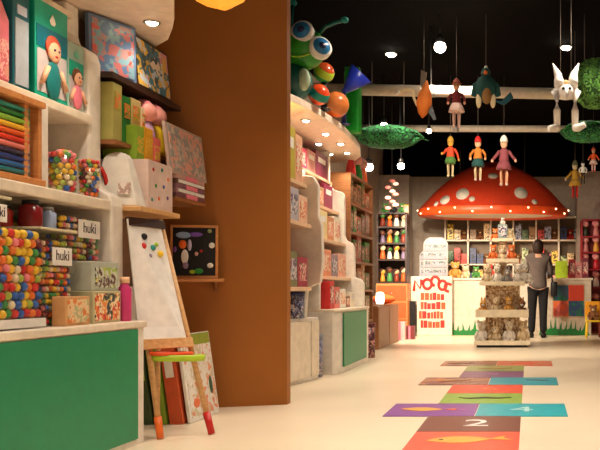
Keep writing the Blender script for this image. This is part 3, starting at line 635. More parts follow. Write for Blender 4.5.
def striped(label, px, r, y, c1, c2, c3, name='toy_ball'):
    x = W(px, 80, y).x
    t = thing(name, label, 'ball', (x, y, ZC), (.5, .6, 0))
    Mt = Matrix.Rotation(-.6, 4, 'Y')@Matrix.Rotation(-.5, 4, 'X')
    t.rotation_euler = (0, 0, 0)
    T = Matrix.Rotation(.7, 4, 'Y')@Matrix.Rotation(.5, 4, 'X')
    seg = [(r*math.cos(a), r*math.sin(a)) for a in [(-PI/2+PI*k/16) for k in range(17)]]
    obj('shell', lathe(bm_(), [(max(.0005, a), b) for a, b in seg[:8]], (0, 0, r+.004), 24, 0, T, close=False), c1, t)
    obj('stripe', lathe(bm_(), [(a, b) for a, b in seg[7:12]], (0, 0, r+.004), 24, 0, T, close=False), c2, t)
    obj('cap', lathe(bm_(), [(max(.0005, a), b) for a, b in seg[11:]], (0, 0, r+.004), 24, 0, T, close=False), c3, t)
    return t
striped('orange ball with a teal side at the canopy edge below the caterpillar', 319, .095, 7.7, mat('vivid orange', (236, 76, 30), .25), TEAL, mat('vivid orange', (236, 76, 30), .25))
t = striped('green ball with a red top on a dark stand above the orange ball', 324, .095, 7.9, LEAF, LIME, mat('red brown', (180, 70, 30), .25)); t.location.z = ZC+.25
stand = thing('ball_stand', 'small dark stand lifting the green ball above the canopy', 'stand', (t.location.x, 7.9, ZC)); obj('post', cyl(bm_(), (0, 0, 0), .03, .256, 16), BLACK, stand); obj('foot', cyl(bm_(), (0, 0, 0), .06, .012, 20), BLACK, stand)
striped('orange brown ball near the green column on the canopy', 336, .125, 8.25, ORANGE, mat('burnt orange', (206, 120, 60), .3), mat('tan ball', (200, 110, 50), .3))
x = W(344, 80, 8.6).x
t = thing('toy_cone', 'blue and violet cone tipped on a stick above the canopy, left of the green column', 'toy', (x, 8.6, ZC))
obj('stick', cyl(bm_(), (0, 0, 0), .025, .36, 12), NAVY, t); obj('stick_foot', cyl(bm_(), (0, 0, 0), .06, .012, 20), NAVY, t)
M_ = Matrix.Rotation(-.7, 4, 'Y')@Matrix.Rotation(.25, 4, 'X')
obj('cone', lathe(bm_(), [(.02, .0), (.06, .08), (.13, .26), (.125, .26), (.05, .08), (.0005, .04)], (-.0, 0, .33), 28, 0, Matrix.Rotation(.75, 4, 'Y'), close=False), mat('royal blue', (40, 60, 190), .3), t)
obj('lining', lathe(bm_(), [(.0005, .12), (.10, .235), (.122, .255)], (-.0, 0, .33), 28, 0, Matrix.Rotation(.75, 4, 'Y'), close=False), mat('lavender', (160, 150, 220), .3), t)
x = W(353, 80, 9.1).x
t = thing('green_column', 'bright green upright column on the canopy at its far end', 'column', (x, 9.1, ZC))
obj('shaft', box(bm_(), -.085, .085, -.075, .075, 0, .68), mat('bright green', (20, 150, 40), .4), t, bevel=.03); obj('cap', box(bm_(), -.08, .08, -.07, .07, .68, .70), mat('darker green', (16, 110, 40), .4), t, bevel=.008)

# ------------------------------------------------------------------ tall dark bookcase, brown cabinet, extinguisher-like drum
def bookcase(name, label, x0, x1, y0, y1, zs, ztop, m, face, nosides=False):
    o = ((x0+x1)/2, (y0+y1)/2, zs[0]); t = thing(name, label, 'shelf', o); w = .03
    if face == 'x':
        obj('back_panel', lbox(o, x0, x0+.02, y0, y1, zs[0], ztop), m, t)
        for yy in (y0, y1-w): obj('side_panel', lbox(o, x0+.02, x1, yy, yy+w, zs[0], ztop), m, t)
        for z in zs+[ztop]: obj('shelf', lbox(o, x0+.02, x1, y0+w, y1-w, z, z+w), m, t)
    else:
        obj('back_panel', lbox(o, x0, x1, y1-.02, y1, zs[0], ztop), m, t)
        for xx in (x0, x1-w): obj('side_panel', lbox(o, xx, xx+w, y0, y1-.02, zs[0], ztop), m, t)
        for z in zs+[ztop]: obj('shelf', lbox(o, x0+w, x1-w, y0, y1-.02, z, z+w), m, t)
    return t
zs = [0, .4, .8, 1.15, 1.5, 1.85]
bookcase('bookcase', 'dark brown bookcase along the left wall behind the green fronted cabinet', -2.7, -2.12, 10.1, 11.55, zs, 2.2, MWOOD, 'x')
cols = [('russet', (150, 84, 50)), ('tan', (190, 140, 96)), ('moss', (90, 120, 60)), ('brick', (176, 66, 44)), ('coffee', (96, 62, 46)), ('bright green', (60, 150, 60)), ('coral', (222, 120, 90)), ('olive', (130, 120, 70))]
for zi, z in enumerate(zs):
    y = 10.15
    wds = [.26, .2, .3, .22, .34]
    for k in range(5):
        n_, c = cols[(zi*3+k) % 8]; h = .22+.05*((zi+k) % 3)
        carton('picture_book', '%s box %s from the near end, on shelf %s up of the brown bookcase' % (n_, ORD[k], ORD[zi]), 'box', -2.5, -2.15, y, y+wds[k]-.01, z+.031, z+.03+h, mat('case '+n_, c, .55), [('picture', .12, .88, .15, .85, prn('case print %d' % ((zi+k) % 4), [c, (220, 180, 140), (150, 60, 50), (80, 110, 60), (60, 44, 40)], 20, 40+(zi+k) % 4))])
        y += wds[k]
for k, (yy, c, nm) in enumerate([(10.5, (226, 60, 60), 'red'), (10.9, (60, 150, 60), 'green'), (11.25, (220, 90, 40), 'orange red')]):
    peg_doll('%s peg doll standing on the top of the brown bookcase' % nm, -2.2, yy, 2.231, 1.2, mat('doll '+nm, c, .5))
drum('dark red tall drum on the floor in front of the brown bookcase', -1.95, 10.35, .004, .075, .42, prn('dark red print', [(110, 40, 44), (70, 36, 40), (190, 130, 120), (50, 30, 36)], 20, 50), mat('maroon lid', (90, 30, 34), .4))
carton('low_cabinet', 'low mid brown cabinet with a plain wooden side, past the brown bookcase', 'cabinet', -2.75, -2.07, 11.68, 13.5, .002, .60, MWOOD, [('door', .02, .49, .05, .95, wood('door wood', (170, 112, 66), (140, 90, 52))), ('door', .51, .98, .05, .95, wood('door wood', (1, 1, 1), (1, 1, 1)))])
t = thing('table_lamp', 'small white glowing lamp on the low brown cabinet', 'lamp', (-2.12, 12.1, .603))
obj('base', cyl(bm_(), (0, 0, 0), .05, .02, 18), STEEL, t); obj('shade', lathe(bm_(), [(.05, .02), (.065, .08), (.055, .17), (.03, .19)], n=20), mat('lit white shade', (255, 230, 200), .5, emit=3), t)
t = thing('cushion', 'orange round cushion on the far end of the low brown cabinet', 'cushion', (-2.25, 13.1, .603))
obj('pad', sph(bm_(), (0, 0, .075), (.19, .2, .074)), mat('orange cloth', (226, 100, 40), .8), t); obj('button', sph(bm_(), (0, 0, .147), .02), RED, t)
# dark toy shelf
DY0, DY1 = 14.6, 15.0
dz = [.93, 1.32, 1.6, 1.88]
bookcase('toy_shelf', 'dark wooden toy shelf with glowing toys, left of the mushroom counter', -2.62, -2.10, DY0, DY1, dz, 2.12, DARKB, 'y')
t = thing('drawer_chest', 'orange brown chest under the dark toy shelf', 'chest', (-2.36, 14.8, .0))
obj('body', box(bm_(), -.27, .27, -.2, .2, 0, .926), OWOOD, t, bevel=.006)
for k in range(3):
    d = obj('drawer', box(bm_(), -.25, .25, -.212, -.198, .05+k*.29, .31+k*.29), mat('red orange drawer', (198, 92, 42), .5), t); obj('knob', sph(bm_(), (0, -.222, .18+k*.29), .016), STEEL, d)
# ------------------------------------------------------------------ generic small plush and figures
def plush(name, label, loc, s, fur, muz, rz=0, group=None, ears='round'):
    """seated stuffed animal about s tall, facing -y"""
    t = thing(name, label, 'plush toy', loc, rz, group)
    obj('body', sph(bm_(), (0, 0, .26*s), (.22*s, .19*s, .26*s)), fur, t)
    h = obj('head', sph(bm_(), (0, 0, 0), (.21*s, .19*s, .19*s)), fur, t, loc=(0, -.03*s, .64*s))
    obj('muzzle', sph(bm_(), (0, -.16*s, -.05*s), (.1*s, .08*s, .075*s)), muz, h)
    for k in (-1, 1):
        if ears == 'round': obj('ear', sph(bm_(), (.16*s*k, 0, .16*s), (.08*s, .04*s, .08*s)), fur, h)
        else: obj('ear', sph(bm_(), (.09*s*k, 0, .27*s), (.05*s, .03*s, .16*s)), fur, h)
        obj('eye', sph(bm_(), (.08*s*k, -.175*s, .04*s), .022*s), BLACK, h)
        obj('arm', tube(bm_(), [(.17*s*k, -.03*s, .42*s), (.27*s*k, -.1*s, .3*s), (.26*s*k, -.2*s, .2*s)], [.075*s, .075*s, .08*s], 10), fur, t)
        obj('leg', tube(bm_(), [(.1*s*k, -.08*s, .1*s), (.19*s*k, -.28*s, .09*s), (.2*s*k, -.34*s, .1*s)], [.095*s, .085*s, .09*s], 10), fur, t)
    obj('nose', sph(bm_(), (0, -.235*s, -.03*s), .028*s), BLACK, h)
    return t
F = lambda n, c: mat('plush '+n, c, .9, var=.1, scale=60)
fur = {'white': F('white', (236, 226, 214)), 'cream': F('cream', (228, 204, 166)), 'brown': F('brown', (140, 90, 54)), 'orange': F('orange', (226, 120, 60)), 'grey': F('grey', (150, 142, 138)), 'golden': F('golden', (216, 160, 80)), 'red': F('red', (190, 50, 40)), 'green': F('green', (80, 140, 70)), 'yellow': F('yellow', (230, 196, 60)), 'pink': F('pink', (230, 150, 150)), 'black': F('black', (40, 36, 38)), 'blue': F('blue', (60, 90, 150))}
bear0 = None
def put(label, loc, s, col, rz=0, kind='bear', group=None):
    global bear0, bun0
    sw = {p: fur[col] for p in ('body', 'head', 'ear', 'arm', 'leg')}
    if kind == 'bear':
        if bear0 is None: bear0 = plush('teddy_bear', label, loc, 1, fur[col], fur['cream'], rz, group); bear0.scale = (s,)*3 if not isinstance(s, tuple) else s; return bear0
        return dup(bear0, loc, rz, label, group, s, sw)
    if bun0 is None: bun0 = plush('plush_rabbit', label, loc, 1, fur[col], fur['white'], rz, group, 'long'); bun0.scale = (s,)*3 if not isinstance(s, tuple) else s; return bun0
    return dup(bun0, loc, rz, label, group, s, sw)
bun0 = None
glow = [('amber', (240, 150, 50)), ('cream', (240, 214, 170)), ('orange', (230, 100, 40)), ('green', (80, 150, 80)), ('violet grey', (140, 120, 150)), ('white', (236, 226, 214)), ('russet', (150, 60, 36))]
lv = ['lowest', 'second', 'third', 'top']
FH = [mat('figure head '+n, c, .5) for n, c in (('amber', (246, 170, 70)), ('cream', (240, 216, 170)), ('brown', (110, 60, 40)), ('green', (70, 120, 60)), ('peach', (236, 180, 140)))]
for zi, z in enumerate(dz):
    for j in range(4):
        n_, c = glow[(zi*2+j*3) % 7]; x = -2.54+.12*j+.01
        peg_doll('%s figure %s from the left on the %s shelf of the dark toy shelf' % (n_, ORD[j], lv[zi]), x, 14.70, z+.031, .8+.12*((zi+j) % 2), mat('figure '+n_, c, .4), FH[(zi+2*j) % 5])
for j, (n_, c) in enumerate([('green', 'green'), ('black', 'black'), ('green', 'green')]):
    put('%s plush bear on top of the dark toy shelf, %s from the left' % (n_, ORD[j]), (-2.5+.15*j, 14.78, 2.152), .2, c)
t = drum('cream globe jar at the right end on top of the dark toy shelf', -2.13, 14.75, 2.152, .05, .14, mat('globe cream', (220, 200, 170), .3), YELLOW)
for j, (x, y, h, c, nm) in enumerate([(-2.1, 13.9, .3, (236, 190, 186), 'pink'), (-2.28, 13.85, .36, (240, 226, 214), 'white'), (-1.98, 14.15, .22, (120, 50, 54), 'maroon')]):
    carton('gift_box', '%s box on the floor by the orange brown chest' % nm, 'box', x-.08, x+.08, y-.08, y+.08, .003, h, mat('gift '+nm, c, .5), [('ribbon', .4, .6, 0, 1, PINK)], rz=-PI/2)
carton('gap_block', 'tall black block added for the dark gap at the left end of the counter', 'box', -2.1, -2.0, 14.9, 15.2, .003, .62, BLACK, [('gap_face', .1, .9, .1, .9, mat('dark grille', (34, 32, 34), .8))], rz=0)  # black block painted in for the dark gap beside the counter
# ------------------------------------------------------------------ counter under the mushroom
CY = 15.3; CX0, CX1 = -1.95, 1.12; CZ = 1.03
t = thing('shop_counter', 'long white shop counter with grass cut-outs along its foot, under the mushroom roof', 'counter', (-.4, 15.6, 0)); o = (-.4, 15.6, 0)
obj('body', lbox(o, CX0, CX1, CY, 15.95, 0, CZ-.04), mat('counter white', (222, 208, 190), .45), t, bevel=.008)
obj('worktop', lbox(o, CX0-.03, CX1+.03, CY-.03, 15.98, CZ-.04, CZ), CREAM, t, bevel=.008)
def grass(x0, x1, h0, seed):
    rn = random.Random(seed); pts = [(x0, 0)]; x = x0
    while x < x1-.05:
        w = rn.uniform(.07, .12); hh = h0*rn.uniform(.6, 1.15)
        pts += [(x+w*.25, hh*.45), (x+w*.5+rn.uniform(-.03, .03), hh), (x+w*.7, hh*.4)]; x += w
    pts += [(x1, 0)]
    bm = bm_(); prism(bm, pts, -.018, 0, 'y'); return bm
GR = mat('grass green card', (34, 130, 60), .5)
for x0, x1, h, sd in ((-2.0, -1.86, .1, 1), (-1.52, -.72, .24, 2), (.18, 1.1, .27, 3)):
    obj('grass_panel', grass(x0, x1, h, sd), GR, t, loc=(-o[0], CY-o[1]-.001, 0), label='green grass shaped panel')
# art square
cx = (568.5-529)*CY/850; a = .275; zc = .61
ap = obj('art_square', lbox(o, cx-a-.02, cx+a+.02, CY-.012, CY, zc-.30, zc+.32), mat('art border', (206, 180, 150), .5), t, label='framed square of four coloured blocks')
for nm, q, m in (('teal_block', (-1, 1), prn('teal blue block', [(30, 110, 90), (40, 96, 120), (50, 80, 110)], 4, 60)), ('red_block', (1, 1), mat('red orange block', (222, 70, 44), .5)), ('orange_block', (-1, -1), prn('orange block', [(222, 84, 50), (200, 90, 80), (230, 110, 60)], 4, 61)), ('navy_block', (1, -1), prn('navy block', [(34, 70, 120), (30, 110, 90), (40, 50, 110)], 4, 62))):
    x0, x1 = sorted((cx, cx+q[0]*a)); z0, z1 = sorted((zc+.01, zc+.01+q[1]*.28))
    obj(nm, lbox(o, x0, x1, CY-.02, CY-.011, z0, z1), m, ap)
# red and white sign at the left end of the counter
t = thing('sign_board', 'white sign with curly red lettering and rows of red print, by the counter', 'sign', (-1.74, 15.17, 0))
obj('board', box(bm_(), -.37, .37, -.03, .03, .0, 1.06), mat('sign white', (244, 228, 204), .5), t, bevel=.012)
SR = mat('sign red', (222, 52, 44), .5); SO = mat('sign orange red', (214, 92, 52), .5)
def curl(cx_, cz_, r, a0, a1): return tube(bm_(), [(cx_+r*math.cos(a0+(a1-a0)*k/14), -.034, cz_+r*1.15*math.sin(a0+(a1-a0)*k/14)) for k in range(15)], .026, 8)
tube_n = tube(bm_(), [(-.31, -.034, .80), (-.29, -.034, .98), (-.2, -.034, .84), (-.17, -.034, 1.0)], .026, 8)
obj('letter', tube_n, SR, t)
for (x, z, r, a0, a1) in ((-.07, .92, .075, 0, 2*PI), (.07, .97, .07, -.6, 4.6), (.2, .90, .07, 0, 2*PI), (.3, .86, .06, .6, 5.0)):
    obj('letter', curl(x, z, r, a0, a1), SR, t)
rn = random.Random(5)
for r_ in range(4):
    z = .70-.165*r_; x = -.19+.03*(r_ % 2)-(.03 if r_ else 0)
    while x < .2:
        w = rn.uniform(.05, .09)
        obj('letter', box(bm_(), x, x+w*.86, -.036, -.029, z-.065, z+.06+rn.uniform(-.02, .012)), SR if rn.random() < .4 else SO, t, bevel=.012); x += w
# rounded pale display rack on the counter
def arch(w, h, r): return [(-w, 0), (w, 0)]+[(w-r+r*math.cos(q*PI/12), h-r+r*math.sin(q*PI/12)) for q in range(7)]+[(-w+r+r*math.cos(PI/2+q*PI/12), h-r+r*math.sin(PI/2+q*PI/12)) for q in range(7)]
for (xc, y, w, h, lb) in ((-1.70, 15.5, .22, .74, 'rounded pale card display rack on the counter behind the red lettered sign'), (-1.86, 15.72, .16, .52, 'lower pale rounded rack at the very end of the counter')):
    t = thing('display_rack', lb, 'rack', (xc, y, CZ+.001))
    bm = bm_(); prism(bm, arch(w, h, .14), -.06, .06, 'y'); obj('panel', bm, mat('rack white', (206, 200, 200), .5), t, bevel=.008)
    for k in range(int(h/.15)):
        rk = obj('pocket', box(bm_(), -w+.02, w-.02, -.085, -.058, .04+k*.15, .10+k*.15), mat('pocket grey', (170, 168, 178), .4), t)
        obj('card_row', box(bm_(), -w+.03, w-.03, -.075, -.062, .10+k*.15, .155+k*.15), prn('card row %d' % (k % 3), [(120, 124, 140), (190, 180, 190), (90, 110, 110), (210, 170, 160)], 16, 70+k % 3), rk)
# goods on the counter
put('golden teddy bear sitting on the counter next to the rounded rack', (-1.34, 15.45, CZ+.002), .34, 'golden')
put('cream teddy bear on the counter right of the golden one', (-1.16, 15.5, CZ+.002), .26, 'cream')
put('green plush bear on the counter, left of the display tower', (-.96, 15.45, CZ+.002), .24, 'green')
put('red plush bear on the counter just left of the display tower', (-.72, 15.45, CZ+.002), .28, 'red')
carton('gift_bag', 'yellow green bag on the counter right of the person', 'bag', .48, .70, 15.4, 15.55, CZ+.001, CZ+.31, LIME, [('print', .2, .8, .2, .7, YELLOW)])
for j, (x, c, nm, h) in enumerate([(.78, (150, 30, 40), 'dark red', .34), (.90, (210, 130, 130), 'rose', .28), (1.02, (120, 40, 60), 'wine', .36)]):
    carton('toy_box', '%s box at the right end of the counter top' % nm, 'toy box', x-.055, x+.055, 15.38, 15.5, CZ+.001, CZ+h, mat('counter box '+nm, c, .5), [('picture', .15, .85, .2, .8, P1)], rz=-PI/2)
# ------------------------------------------------------------------ mushroom roof
mx, my = (493-529)*15.6/850, 15.7
RX, RY, HZ = 1.37, .78, 1.03; zr = 2.155
t = thing('mushroom_roof', 'huge red mushroom cap with white spots forming a roof over the counter', 'roof', (mx, my, zr))
capm = mat('mushroom red', (192, 56, 28), .45, var=.05)
PK = [(.145, 1.0), (.28, .90), (.42, .805), (.54, .71), (.65, .61), (.75, .505), (.84, .39), (.91, .28), (.96, .18), (.99, .08), (1.0, .0005)]
def cap_r(q):
    for (z0, r0), (z1, r1) in zip(PK, PK[1:]):
        if z0 <= q <= z1: return r0+(r1-r0)*(q-z0)/(z1-z0)
    return 1.0 if q < .16 else 0
obj('cap', lathe(bm_(), [(r, z*HZ) for z, r in PK], (0, 0, 0), 56, 0, Matrix.Diagonal((RX, RY, 1, 1)), close=False), capm, t)
rim = obj('rim', lathe(bm_(), [(.8, .03), (.97, 0), (1.012, .03), (1.015, .11), (1.0, .15)], (0, 0, 0), 56, 0, Matrix.Diagonal((RX, RY, 1, 1)), close=False), mat('rim orange red', (236, 84, 32), .4, var=.05), t, label='orange red rim band')
obj('underside', lathe(bm_(), [(.0005, .07), (.8, .031), (.81, .031)], (0, 0, 0), 56, 0, Matrix.Diagonal((RX, RY, 1, 1)), close=False), CREAM, t)
BULB = mat('rim bulb', (255, 230, 190), .3, emit=3, ecol=(255, 214, 160))
for k in range(13):
    a = PI+PI*(k+.5)/13; zb_ = .045 if k % 2 else .115
    obj('bulb', sph(bm_(), (1.018*RX*math.cos(a), 1.018*RY*math.sin(a), zb_), .016, sub=2), BULB, rim)
for k in range(4): obj('suspension_rod', tube(bm_(), [(.6*RX*math.cos(k*PI/2+PI/4), .6*RY*math.sin(k*PI/2+PI/4), HZ*.75), (.6*RX*math.cos(k*PI/2+PI/4), .6*RY*math.sin(k*PI/2+PI/4), CEIL-zr)], .01, 6), BLACK, t)
SPOTW = mat('mushroom spot', (206, 196, 180), .6)
def cap_spot(px, py, w, h):
    # nearest cap surface point seen at this direction (front half)
    p = None
    for k in range(500):
        y = my-RY*(1-k/500); q = W(px, py, y); zz = (q.z-zr)/HZ
        if .16 <= zz <= 1 and math.hypot((q.x-mx)/RX, (y-my)/RY) <= cap_r(zz): p = q; break
    if p is None: return
    slope = -(cap_r(zz+.03)-cap_r(zz-.03))/.06
    rr = math.hypot((p.x-mx)/RX, (p.y-my)/RY)+1e-6
    nrm = Vector(((p.x-mx)/RX**2/rr, (p.y-my)/RY**2/rr, slope/HZ)).normalized()
    qt = nrm.to_track_quat('Z', 'Y'); ww = w*p.y/850/2; hh = h*p.y/850/2
    M = qt.to_matrix().to_4x4()
    obj('spot', lathe(bm_(), [(1, -.02), (.96, .012), (.0005, .022)], p-t.location, 24, 0, M@Matrix.Diagonal((ww, hh*1.25, 1, 1)), close=False), SPOTW, t, label='white spot')
for q in ((445, 200, 11, 9), (462.5, 194, 14, 11), (472, 199, 6, 5), (521, 193, 14, 11), (534.5, 202, 6, 5), (546, 187, 8, 7), (436, 204, 5, 5), (493, 176, 10, 6)): cap_spot(*q)
# ------------------------------------------------------------------ cubby shelves behind the counter
x0, x1 = -1.66, 1.04; zs = [.9, 1.30, 1.78]; ztop = 2.24
t = thing('cubby_shelf', 'pale cubby shelf on the back wall under the mushroom roof', 'shelf', ((x0+x1)/2, 17.0, .0)); o = ((x0+x1)/2, 17.0, 0)
obj('back_panel', lbox(o, x0, x1, 17.17, 17.19, 0, ztop), mat('cubby back', (140, 122, 104), .7), t)
obj('base_box', lbox(o, x0, x1, 16.84, 17.17, 0, .9), WHITE, t)
for z in zs[1:]+[ztop]: obj('shelf', lbox(o, x0, x1, 16.84, 17.17, z, z+.03), CREAM, t)
xs = [x0+(x1-x0)*k/6 for k in range(7)]
for x in xs: obj('divider', lbox(o, x-.015, x+.015, 16.84, 17.17, .9, ztop+.03), CREAM, t)
cub = [('dull red', (150, 50, 46)), ('brown', (110, 84, 56)), ('rose', (206, 110, 106)), ('navy', (34, 44, 80)), ('dark green', (60, 84, 56)), ('tan', (180, 150, 110)), ('scarlet', (190, 50, 40)), ('grey blue', (110, 116, 136)), ('mustard', (190, 150, 60)), ('sage', (140, 150, 110))]
rown = ['lower', 'middle', 'upper']
for zi, z in enumerate([.9, 1.33, 1.81]):
    for c in range(6):
        for j in range(3):
            n_, cc = cub[(zi*4+c*3+j*5+zi*j) % 10]
            if zi == 1 and c == 1: n_, cc = cub[3]
            w = .125; x = xs[c]+.035+j*.138; h = .2+.06*((c+j+zi) % 3)
            if zi == 1 and c == 5: h *= .8
            if (zi+c+j) % 4 == 0:
                put('%s plush bear %s in the %s cubby from the left, %s row behind the counter' % ('red' if n_ in ('scarlet', 'dull red') else 'brown', ORD[j], ORD[c], rown[zi]), (x+.06, 17.0, z+.002), .24, 'red' if n_ in ('scarlet', 'dull red') else 'brown')
            else:
                b = obj('toy_box', box(bm_(), -w/2, w/2, -.07, .07, 0, h, bev=.006), prn('cubby print '+n_, [cc, tuple(min(255, int(v*1.35+20)) for v in cc), tuple(int(v*.6) for v in cc)], 12, 80+c), loc=(x+.062, 16.97, z+.001))
                tag(b, '%s box %s in the %s cubby from the left, %s row behind the counter' % (n_, ORD[j], ORD[c], rown[zi]), 'toy box')
# ------------------------------------------------------------------ tiered display tower
tx, tyy = -.385, 12.5
TW = mat('tower cream', (248, 234, 204), .5)
t = thing('display_tower', 'cream tiered display tower loaded with soft toys, standing in front of the counter', 'display stand', (tx, tyy, 0))
obj('plinth', box(bm_(), -.36, .36, -.36, .36, .0, .035), BLACK, t)
obj('column', box(box(bm_(), -.25, .25, -.12, .12, .035, .9), -.06, .06, -.05, .05, .9, 1.58), prn('tower core print', [(214, 186, 146), (170, 130, 92), (232, 214, 186), (196, 160, 116), (120, 84, 60)], 12, 95), t, bevel=.006)
tiers = [(.40, .035, .10), (.38, .43, .54), (.325, .885, .945), (.235, 1.22, 1.275), (.15, 1.53, 1.575)]
for hw, z0, z1 in tiers:
    tr_ = obj('tray', box(bm_(), -hw, hw, -hw, hw, z0, z0+.02), TW, t, bevel=.004)
    bm = bm_(); w = .015
    box(bm, -hw, hw, -hw, -hw+w, z0+.02, z1); box(bm, -hw, hw, hw-w, hw, z0+.02, z1); box(bm, -hw, -hw+w, -hw+w, hw-w, z0+.02, z1); box(bm, hw-w, hw, -hw+w, hw-w, z0+.02, z1)
    obj('tray_rim', bm, TW, tr_)
carton('toy_box', 'teal grey box on the very top of the display tower', 'toy box', tx-.08, tx+.08, tyy-.07, tyy+.07, 1.581, 1.78, mat('teal grey card', (150, 170, 166), .5), [('picture', .1, .9, .1, .9, P2)], rz=-PI/2)
put('little white bear perched on the teal grey box at the tower\'s top', (tx, tyy, 1.783), .12, 'white')
tn = ['lowest', 'second', 'third', 'fourth']
tc_ = [['white', 'cream', 'white', 'cream'], ['golden', 'cream', 'golden', 'brown'], ['cream', 'white', 'grey', 'white'], ['orange', 'cream', 'orange', 'cream']]
for k, (hw, z0, z1) in enumerate(tiers[:4]):
    s = [.38, .32, .33, .28][k]; zz = z0+.022; n_ = [4, 4, 4, 3][k]
    span = hw-.10
    for j in range(n_):
        x = tx-span+2*span*j/(n_-1); c = tc_[k][j % 4]
        put('%s %s %s from the left at front of the tower\'s %s tier' % (c, 'plush rabbit' if (j+k) % 3 == 1 else 'teddy bear', ORD[j], tn[k]), (x, tyy-hw+[.17, .16, .16, .13][k], zz), (s*.72, s, s*(.8 if (j+k) % 3 == 1 else 1)), c, random.uniform(-.2, .2), 'bun' if (j+k) % 3 == 1 else 'bear')
    c = tc_[k][0]
    put('%s teddy bear on the right side of the %s tier of the tower' % (tc_[k][2], tn[k]), (tx+hw-.12, tyy+.13, zz), (s*.7, s*.9, s*.9), tc_[k][2], PI/2)
    put('%s teddy bear on the left side of the %s tier of the tower' % (tc_[k][1], tn[k]), (tx-hw+.12, tyy+.13, zz), (s*.7, s*.9, s*.9), tc_[k][1], -PI/2)
put('white rabbit sitting on the edge of the fourth tier, by the person', (tx+.3, tyy-.05, .91), .36, 'white', .5, 'bun')
put('orange bear on the top tier, left of the teal grey box', (tx-.105, tyy-.02, 1.552), .2, 'orange', -.3)
put('cream bear on the top tier, right of the teal grey box', (tx+.115, tyy-.02, 1.552), .2, 'cream', .3)
# ------------------------------------------------------------------ person at the counter, seen from behind
px_, py_ = (538-529)*14.55/850, 14.55
pt = thing('person', 'dark haired person in a grey top and black trousers, seen from behind at the counter', 'person', (px_, py_, 0))
def skinned(name, verts, edges, m, parent, root=0, sub=2):
    me = bpy.data.meshes.new(name); me.from_pydata([v[:3] for v in verts], edges, []); me.update()
    o = bpy.data.objects.new(name, me); C.objects.link(o); o.parent = parent; me.materials.append(m)
    o.modifiers.new('skin', 'SKIN'); s = o.modifiers.new('sub', 'SUBSURF'); s.levels = s.render_levels = sub
    for i, d in enumerate(me.skin_vertices[0].data):
        r = verts[i][3]; d.radius = r if isinstance(r, tuple) else (r, r); d.use_root = (i == root)
    dg = bpy.context.evaluated_depsgraph_get(); dg.update()
    m2 = bpy.data.meshes.new_from_object(o.evaluated_get(dg)); o.modifiers.clear(); o.data = m2
    for p in m2.polygons: p.use_smooth = True
    return o
# facing +y (towards the counter)
V = [(0, 0, .93, (.15, .10)), (0, 0, 1.08, (.125, .085)), (0, .0, 1.26, (.155, .095)), (0, -.01, 1.37, (.11, .062)), (0, 0, 1.45, .05), (0, .015, 1.50, .05), (0, .03, 1.57, (.078, .092)), (0, .02, 1.635, .062),
     (.165, -.01, 1.36, .05), (.215, .02, 1.12, .042), (.19, .20, 1.03, .034), (.17, .27, 1.04, .026),
     (-.165, -.01, 1.36, .05), (-.21, .03, 1.12, .042), (-.17, .22, 1.07, .034), (-.15, .29, 1.08, .026),
     (.085, 0, .82, .088), (.09, .01, .48, .06), (.09, -.015, .10, .042), (.095, .09, .035, .035), (.095, .15, .03, .03),
     (-.085, 0, .82, .088), (-.10, .03, .48, .06), (-.11, -.01, .10, .042), (-.12, .09, .035, .035), (-.125, .15, .03, .03)]
E = [(0, 1), (1, 2), (2, 3), (3, 4), (4, 5), (5, 6), (6, 7), (3, 8), (8, 9), (9, 10), (10, 11), (3, 12), (12, 13), (13, 14), (14, 15), (0, 16), (16, 17), (17, 18), (18, 19), (19, 20), (0, 21), (21, 22), (22, 23), (23, 24), (24, 25)]
# fingers join the same skin
for sx, root in ((1, 11), (-1, 15)):
    b = V[root]
    for q, (dx, ln) in enumerate(((-.024, .07), (-.008, .08), (.008, .076), (.024, .06))):
        i = len(V); V.append((b[0]+dx, b[1]+.05, b[2]-.004, .0085)); V.append((b[0]+dx*1.1, b[1]+.05+ln*.5, b[2]-.012, .008)); V.append((b[0]+dx*1.1, b[1]+.04+ln, b[2]-.034, .007)); E += [(root, i), (i, i+1), (i+1, i+2)]
    i = len(V); V.append((b[0]-sx*.035, b[1]+.015, b[2]-.006, .009)); V.append((b[0]-sx*.05, b[1]+.05, b[2]-.015, .008)); E += [(root, i), (i, i+1)]
obj_body = skinned('body', V, E, mat('skin', (214, 160, 128), .55), pt)
for sx in (1, -1):
    obj('ear', sph(bm_(), (.078*sx, .03, 1.565), (.012, .02, .03)), mat('skin', (1, 1, 1)), pt)
    obj('eye', sph(bm_(), (.03*sx, .113, 1.575), .012), BLACK, pt)
obj('nose', sph(bm_(), (0, .125, 1.55), (.014, .02, .022)), mat('skin', (1, 1, 1)), pt); obj('mouth', sph(bm_(), (0, .112, 1.515), (.025, .008, .007)), mat('lips', (180, 90, 80), .5), pt)
hair = bm_(); sph(hair, (0, -.01, 1.585), (.095, .098, .10), u=20, v=14)
for v in hair.verts:
    if v.co.z < 1.57 and v.co.y < .03: v.co.z -= .07; v.co.y -= .006
    if v.co.y > .06 and v.co.z < 1.60: v.co.y = .06
obj('hair', hair, mat('dark brown hair', (52, 30, 22), .6, var=.15, scale=50), pt, smooth=True)
shirt = [(0, 0, .80, (.172, .122)), (0, 0, .92, (.172, .122)), (0, 0, 1.08, (.15, .108)), (0, 0, 1.26, (.178, .115)), (0, -.01, 1.385, (.18, .11)), (0, 0, 1.475, .062), (.17, -.01, 1.36, .068), (.218, .02, 1.12, .058), (.19, .19, 1.035, .047), (-.17, -.01, 1.36, .068), (-.213, .03, 1.12, .058), (-.17, .21, 1.07, .047)]
skinned('shirt', shirt, [(0, 1), (1, 2), (2, 3), (3, 4), (4, 5), (4, 6), (6, 7), (7, 8), (4, 9), (9, 10), (10, 11)], mat('grey brown cloth', (104, 90, 84), .85), pt)
